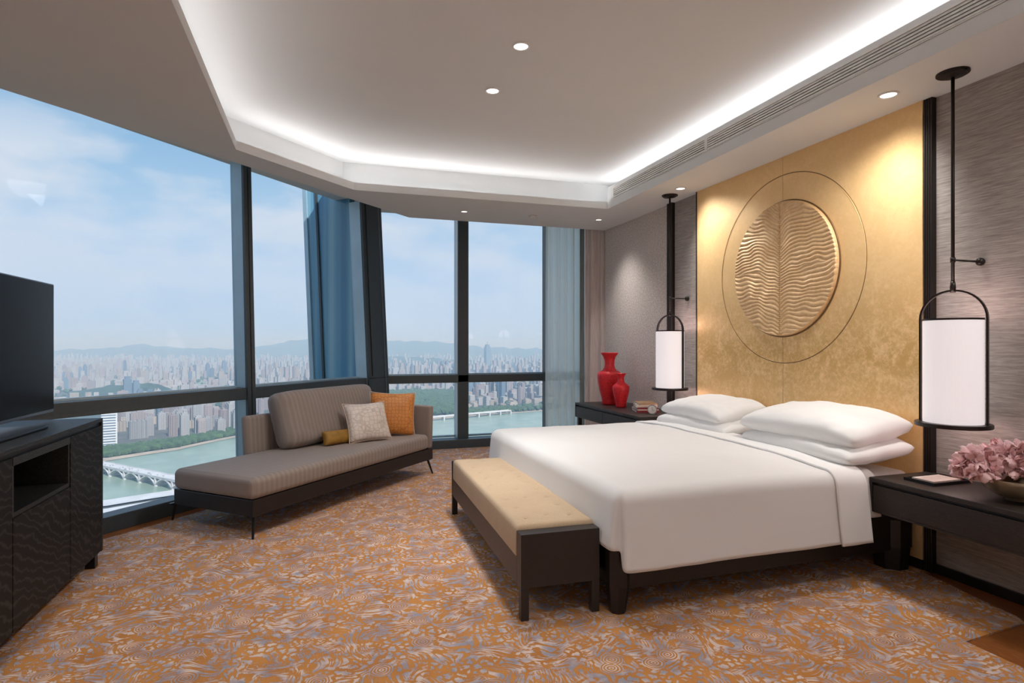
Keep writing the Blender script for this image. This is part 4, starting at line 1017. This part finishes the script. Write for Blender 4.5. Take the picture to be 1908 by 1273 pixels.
def tryplace(px, w_, k, s_, rz, hs):
    p = far(px, w_)
    for q, rr in placed:
        if (p - q).length < rr + (26 if k in (2, 4, 6) else 17) * s_: return False
    placed.append((p, (26 if k in (2, 4, 6) else 17) * s_)); building(px, w_, k, s_, rz, hs); return True
# the white-banded tower on the near side of the far bank, seen just right of the sideboard
bw = G(); bw.box(-12, 12, -12, 12, 0, 74)
o = bw.ob('banded_tower', CM[2], loc=far(203, 1165)); o.rotation_euler = (0, 0, 0.3)
M['whiteclad'] = simple('white_cladding', (0.62, 0.63, 0.64), 0.7, nscale=0.1)
bw = G()
for k in range(15): bw.box(-12.8, 12.8, -12.8, 12.8, 1 + k * 5.2, 3.6 + k * 5.2)
bw.box(11, 13.5, -13.5, -11, 0, 78); bw.ob('floor_bands', 'whiteclad', o); tag(o, 'tower with white and blue horizontal bands beside the end of the sideboard', 'tower'); placed.append((far(203, 1165), 20)); NB[0] += 1
# waterside rows (left lower pane)
zones = [  # px range, distance range, count, kinds, height scale
    (215, 465, 1240, 1560, 46, (0, 1, 2, 4, 6, 1), (0.45, 0.8)),
    (215, 480, 1500, 2050, 34, (0, 1, 2, 3, 6), (0.6, 1.0)),
    (470, 700, 1560, 2300, 22, (0, 1, 2, 6), (0.5, 0.95)),
    (870, 1010, 1980, 2500, 20, (0, 1, 3, 6), (0.7, 1.1)),
    (730, 860, 2600, 3100, 12, (1, 2, 4), (0.6, 0.9)),
    (870, 1010, 1840, 2050, 12, (5, 4, 5), (0.5, 0.7)),
    (100, 480, 2500, 3900, 70, (0, 1, 2, 6, 3), (0.7, 1.15)),
    (480, 680, 2300, 3900, 38, (0, 1, 2, 6), (0.7, 1.15)),
    (700, 1020, 3000, 4200, 60, (0, 1, 2, 3, 6), (0.7, 1.15))]
for (a0, a1, w0, w1, n, ks, hh) in zones:
    c_ = 0; t_ = 0
    while c_ < n and t_ < n * 12:
        t_ += 1
        px = rnd.uniform(a0, a1); w_ = rnd.uniform(w0, w1)
        if w_ < interp(farbank, px) + 75: continue
        if 120 < px < 345 and 2100 < w_ < 2500: continue
        k = rnd.choice(ks); s_ = rnd.uniform(0.55, 0.85)
        if NB[0] >= 298: break
        if tryplace(px, w_, k, s_, 0.35 + rnd.choice((0, 0, math.pi / 2)) + rnd.uniform(-.15, .15), rnd.uniform(*hh) * 1.3): c_ += 1
building(908, 5200, 3, 1.7, 0.3, 1.25, 'isolated dark square tower on the hazy skyline beyond the far window')
for k in range(len(PR)):
    if not used[k]: bpy.data.objects.remove(PR[k])
# small distant houses and blocks: nobody could count these
fg = {0: G(), 1: G(), 3: G()}
for i in range(10000):
    px = rnd.uniform(-1000, 1300); w_ = 1500 * math.exp(rnd.uniform(0.25, 1.75))
    if w_ < interp(farbank, px) + 160: continue
    if 110 < px < 350 and 2050 < w_ < 2560: continue
    if 700 < px < 865 and 1650 < w_ < 2500: continue
    c_ = far(px, w_)
    if w_ < 4300 and any((c_ - q).length < rr + 14 for q, rr in placed): continue
    hgt = rnd.uniform(8, 26) if rnd.random() < 0.62 else rnd.uniform(30, 90) * (1 if w_ > 3000 else 0.5)
    lx, ly = (rnd.uniform(8, 22), rnd.uniform(6, 12)) if hgt < 27 else (rnd.uniform(6, 13), rnd.uniform(6, 10)); an = 0.35 + rnd.choice((0, math.pi / 2)); ca, sa = math.cos(an), math.sin(an)
    P_ = [(c_.x + ca * x - sa * y, c_.y + sa * x + ca * y) for x, y in ((-lx, -ly), (lx, -ly), (lx, ly), (-lx, ly))]
    fg[rnd.choice((0, 1, 1, 3))].prism(P_, GZ, GZ + hgt)
first = True
for k, g in fg.items():
    tag(g.ob('distant_city_blocks', CM[k], fix=False), {0: 'countless small pinkish buildings fading into the haze', 1: 'countless small white buildings fading into the haze', 3: 'countless small cream buildings fading into the haze'}[k], 'city', kind='stuff')
# terrain
a = NT('city_ground'); v = a.map((1, 1, 1)); n1 = a.noise(v, 0.004, 6, 0.6); n2 = a.noise(v, 0.03, 4)
a.base(a.mix(0.4, a.ramp(n1.outputs['Fac'], [(0.40, (0.03, 0.055, 0.03)), (0.52, (0.07, 0.08, 0.065)), (0.62, (0.13, 0.12, 0.11))]), a.ramp(n2.outputs['Fac'], [(0.4, (0.03, 0.05, 0.03)), (0.6, (0.12, 0.115, 0.105))]))); a.set(Roughness=0.9); M['ground'] = a.m
def fan(pts, z, name, mat, z0=None):
    P_ = [far(px, w_, z) for px, w_ in pts]
    g = G(); g.add([tuple(p) for p in P_], [tuple(range(len(P_)))]); bmesh.ops.triangulate(g.b, faces=g.b.faces); return g.ob(name, mat)
def ribbon(ta, da, tb, db, z, name, mat):
    xs = sorted(set([p for p, _ in ta] + [p for p, _ in tb] + list(range(-1400, 1601, 60)))); vs = []
    for p in xs: vs += [tuple(far(p, interp(ta, p) + da, z)), tuple(far(p, interp(tb, p) + db, z))]
    return G().add(vs, [(2 * i, 2 * i + 2, 2 * i + 3, 2 * i + 1) for i in range(len(xs) - 1)]).ob(name, mat)
R_ = 16000
struct(G().add([(-R_, -2000, GZ), (R_, -2000, GZ), (R_, R_, GZ), (-R_, R_, GZ)], [(0, 1, 2, 3)]).ob('terrain', 'ground'))
a = NT('river_water'); a.base((0.21, 0.26, 0.22)); a.set(Roughness=0.25); n1 = a.noise(a.map(), 0.02, 4); a.base(a.ramp(n1.outputs['Fac'], [(0.4, (0.23, 0.31, 0.25)), (0.6, (0.28, 0.36, 0.29))])); n2 = a.noise(a.map(), 0.15, 3); a.bump(n2.outputs['Fac'], 0.2, 0.5); M['water'] = a.m
struct(ribbon(nearbank, 0, farbank, 0, GZ + 1.0, 'river', 'water'))
M['sand'] = simple('sandy_bank', (0.42, 0.34, 0.26), 0.9, nscale=0.02, nvar=0.2)
M['concrete'] = simple('pale_concrete', (0.55, 0.55, 0.56), 0.8, nscale=0.05, nvar=0.1)
def bankstrip(tab, d0, d1, z, name, mat):
    return ribbon(tab, d0, tab, d1, z, name, mat)
struct(bankstrip(farbank, -6, 22, GZ + 1.6, 'shore', 'sand'))
struct(bankstrip(farbank, 30, 38, GZ + 2.2, 'street', 'concrete'))
struct(bankstrip(nearbank, -22, 6, GZ + 2.4, 'road', 'concrete'))
struct(bankstrip(nearbank, -70, -34, GZ + 2.4, 'pavement', 'concrete'))
struct(fan([(330, 2900), (480, 2600), (500, 2900), (370, 3300)], GZ + 1.5, 'lake', 'water'))
struct(fan([(60, 2650), (165, 2560), (190, 2750), (60, 3000)], GZ + 1.5, 'field', 'sand'))
# hills
M['hillgreen'] = simple('wooded_hill', (0.030, 0.060, 0.032), 0.95, nscale=0.03, nvar=0.6)
def hill(pts, w_, depth, base, name, mat='hillgreen', n=60, rough=6.0, lab=None):
    a0, a1 = pts[0][0], pts[-1][0]
    def fn(u, v):
        px = a0 + (a1 - a0) * u; h = interp(pts, px); k = math.sin(math.pi * v) ** 0.8
        q = far(px, w_ + depth * (v - .5)); e_ = min(1, u * 8, (1 - u) * 8)
        z = GZ + base + h * k + rough * noise.noise(Vector((q.x / (w_ * .02), q.y / (w_ * .02), 1.0))) * k * e_ * 2 + rough * .5 * noise.noise(q / (w_ * 0.006)) * k * e_
        return (q.x, q.y, z if 0.001 < v < 0.999 else GZ - 5)
    return G().grid(n, 16, fn).ob(name, mat, smooth=True, fix=False)
struct(hill([(125, 0), (160, 22), (200, 38), (240, 44), (280, 52), (300, 42), (345, 0)], 2300, 420, 0, 'hill', n=90, rough=5))
struct(hill([(-400, 60), (100, 110), (200, 140), (238, 175), (262, 225), (290, 185), (350, 140), (430, 130), (500, 190), (560, 285), (585, 300), (620, 290), (700, 270), (735, 262), (785, 258), (845, 222), (885, 165), (960, 140), (1100, 110), (1300, 60)], 9500, 1500, 0, 'mountains', n=300, rough=22))
struct(hill([(700, 60), (730, 80), (800, 60), (850, 45), (900, 20), (1000, 12)], 6200, 900, 0, 'hills', n=80, rough=10))
# trees
def treeband(name, spec, n, mat, label, seed, rmin=5, rmax=10):
    n = int(n * 1.25)
    rr = random.Random(seed); g = G(); ico = bmesh.new(); bmesh.ops.create_icosphere(ico, subdivisions=1, radius=1.0)
    vs0 = [v.co.copy() for v in ico.verts]; fs0 = [tuple(v.index for v in f.verts) for f in ico.faces]; ico.free()
    for i in range(n):
        px, w_ = spec(rr); r_ = rr.uniform(rmin, rmax); c_ = far(px, w_, GZ + r_ * .7 + 1.0)
        g.add([tuple(c_ + Vector((v.x * r_ * rr.uniform(.85, 1.15), v.y * r_ * rr.uniform(.85, 1.15), v.z * r_ * 0.85))) for v in vs0], fs0)
    o = g.ob(name, mat, fix=False); return tag(o, label, 'trees', kind='stuff')
M['tree'] = simple('tree_green', (0.045, 0.085, 0.028), 0.95, nscale=0.08, nvar=0.5)
treeband('riverside_trees', lambda r: (lambda p: (p, interp(farbank, p) + r.uniform(24, 95)))(r.uniform(190, 700)), 1500, 'tree', 'dense green trees along the far river bank', 4, 4, 8)
treeband('park_trees', lambda r: (r.uniform(715, 868), r.uniform(1680, 2450)), 1500, 'tree', 'wooded green park behind the river beyond the corner of the room', 5, 7, 13)
treeband('shore_trees', lambda r: (lambda p: (p, interp(farbank, p) + r.uniform(20, 150)))(r.uniform(860, 1040)), 260, 'tree', 'green trees on the far shore seen through the right pane', 6, 5, 9)
treeband('city_trees', lambda r: (r.uniform(60, 1040), r.uniform(1900, 3800)), 900, 'tree', 'scattered green trees between the distant buildings', 8, 6, 12)
# arched bridge
def bridge(name, p0, p1, zd, wd, label, spans, arch=True, mat='concrete'):
    p0 = Vector((p0.x, p0.y, 0)); p1 = Vector((p1.x, p1.y, 0)); L_ = (p1 - p0).length; d = (p1 - p0).normalized(); n_ = Vector((-d.y, d.x, 0))
    e = empty(name, (p0.x, p0.y, GZ), math.atan2(d.y, d.x))
    g = G(); g.box(0, L_, -wd / 2, wd / 2, zd - 2.0, zd); g.ob('deck', mat, e)
    for s_ in (-1, 1): G().box(0, L_, s_ * wd / 2 - .3, s_ * wd / 2 + .3, zd, zd + 1.4).ob('parapet', mat, e)
    for k in range(spans + 1):
        x = L_ * k / spans; G().box(x - 1.6, x + 1.6, -wd / 2, wd / 2, 0, zd - 2).ob('pier', mat, e)
    if arch:
        sp = L_ / spans
        for k in range(spans):
            g = G(); x0 = sp * k; m_ = 12; vs = []
            for s_ in (-wd / 2, wd / 2):
                for i in range(m_ + 1):
                    t = i / m_; zc = 2.0 + (zd - 4.5) * math.sin(math.pi * t) ** 0.8; vs += [(x0 + sp * t, s_, zc), (x0 + sp * t, s_, zc + 1.6)]
            o2 = 2 * (m_ + 1); fs = []
            for i in range(m_):
                a_ = 2 * i; fs += [(a_, a_ + 2, a_ + 3, a_ + 1), (o2 + a_, o2 + a_ + 1, o2 + a_ + 3, o2 + a_ + 2), (a_, o2 + a_, o2 + a_ + 2, a_ + 2), (a_ + 1, a_ + 3, o2 + a_ + 3, o2 + a_ + 1)]
            g.add(vs, fs); g.ob('arch', mat, e)
    return tag(e, label, 'bridge'), e, d, L_
_, be, bd, bl = bridge('arched_bridge', far(140, 960), far(560, 690), 15, 18, 'long pale arched road bridge crossing the river', 13)
bridge('riverside_viaduct', far(620, 1370), far(950, 1700), 12, 12, 'pale elevated roadway running along the far bank', 14, arch=False)
# vehicles on the bridge are specks
M['carpaint'] = simple('car_paint', (0.5, 0.5, 0.52), 0.3)
cg = G(); rr = random.Random(5)
for k in range(50):
    x = rr.uniform(5, bl - 5); y = rr.choice((-5.5, -2, 2, 5.5)); cg.box(x - 2.2, x + 2.2, y - .9, y + .9, 15.1, 16.5)
o = cg.ob('bridge_traffic', 'carpaint', loc=be.location); o.rotation_euler = be.rotation_euler; tag(o, 'specks of traffic on the arched bridge', 'traffic', kind='stuff')
# ---- haze: a real scattering volume lying over the city
hz = bpy.data.materials.new('city_haze'); hz.use_nodes = True; t = hz.node_tree; t.nodes.clear()
ho = t.nodes.new('ShaderNodeOutputMaterial'); hv = t.nodes.new('ShaderNodeVolumeScatter'); hv.inputs['Color'].default_value = (0.50, 0.74, 1.0, 1); hv.inputs['Density'].default_value = 0.00024; hv.inputs['Anisotropy'].default_value = 0.0
t.links.new(hv.outputs[0], ho.inputs['Volume'])
angs = [math.radians(x) for x in range(-60, 46, 7)]
dirs = [(cY * math.sin(t_) + sY * math.cos(t_), -sY * math.sin(t_) + cY * math.cos(t_)) for t_ in angs]
poly = [(d[0] * 250, d[1] * 250) for d in dirs] + [(d[0] * 15000, d[1] * 15000) for d in reversed(dirs)]
o = G().prism(poly, GZ - 20, 120).ob('haze', hz); tag(o, 'pale blue haze lying over the city', 'haze', kind='stuff')
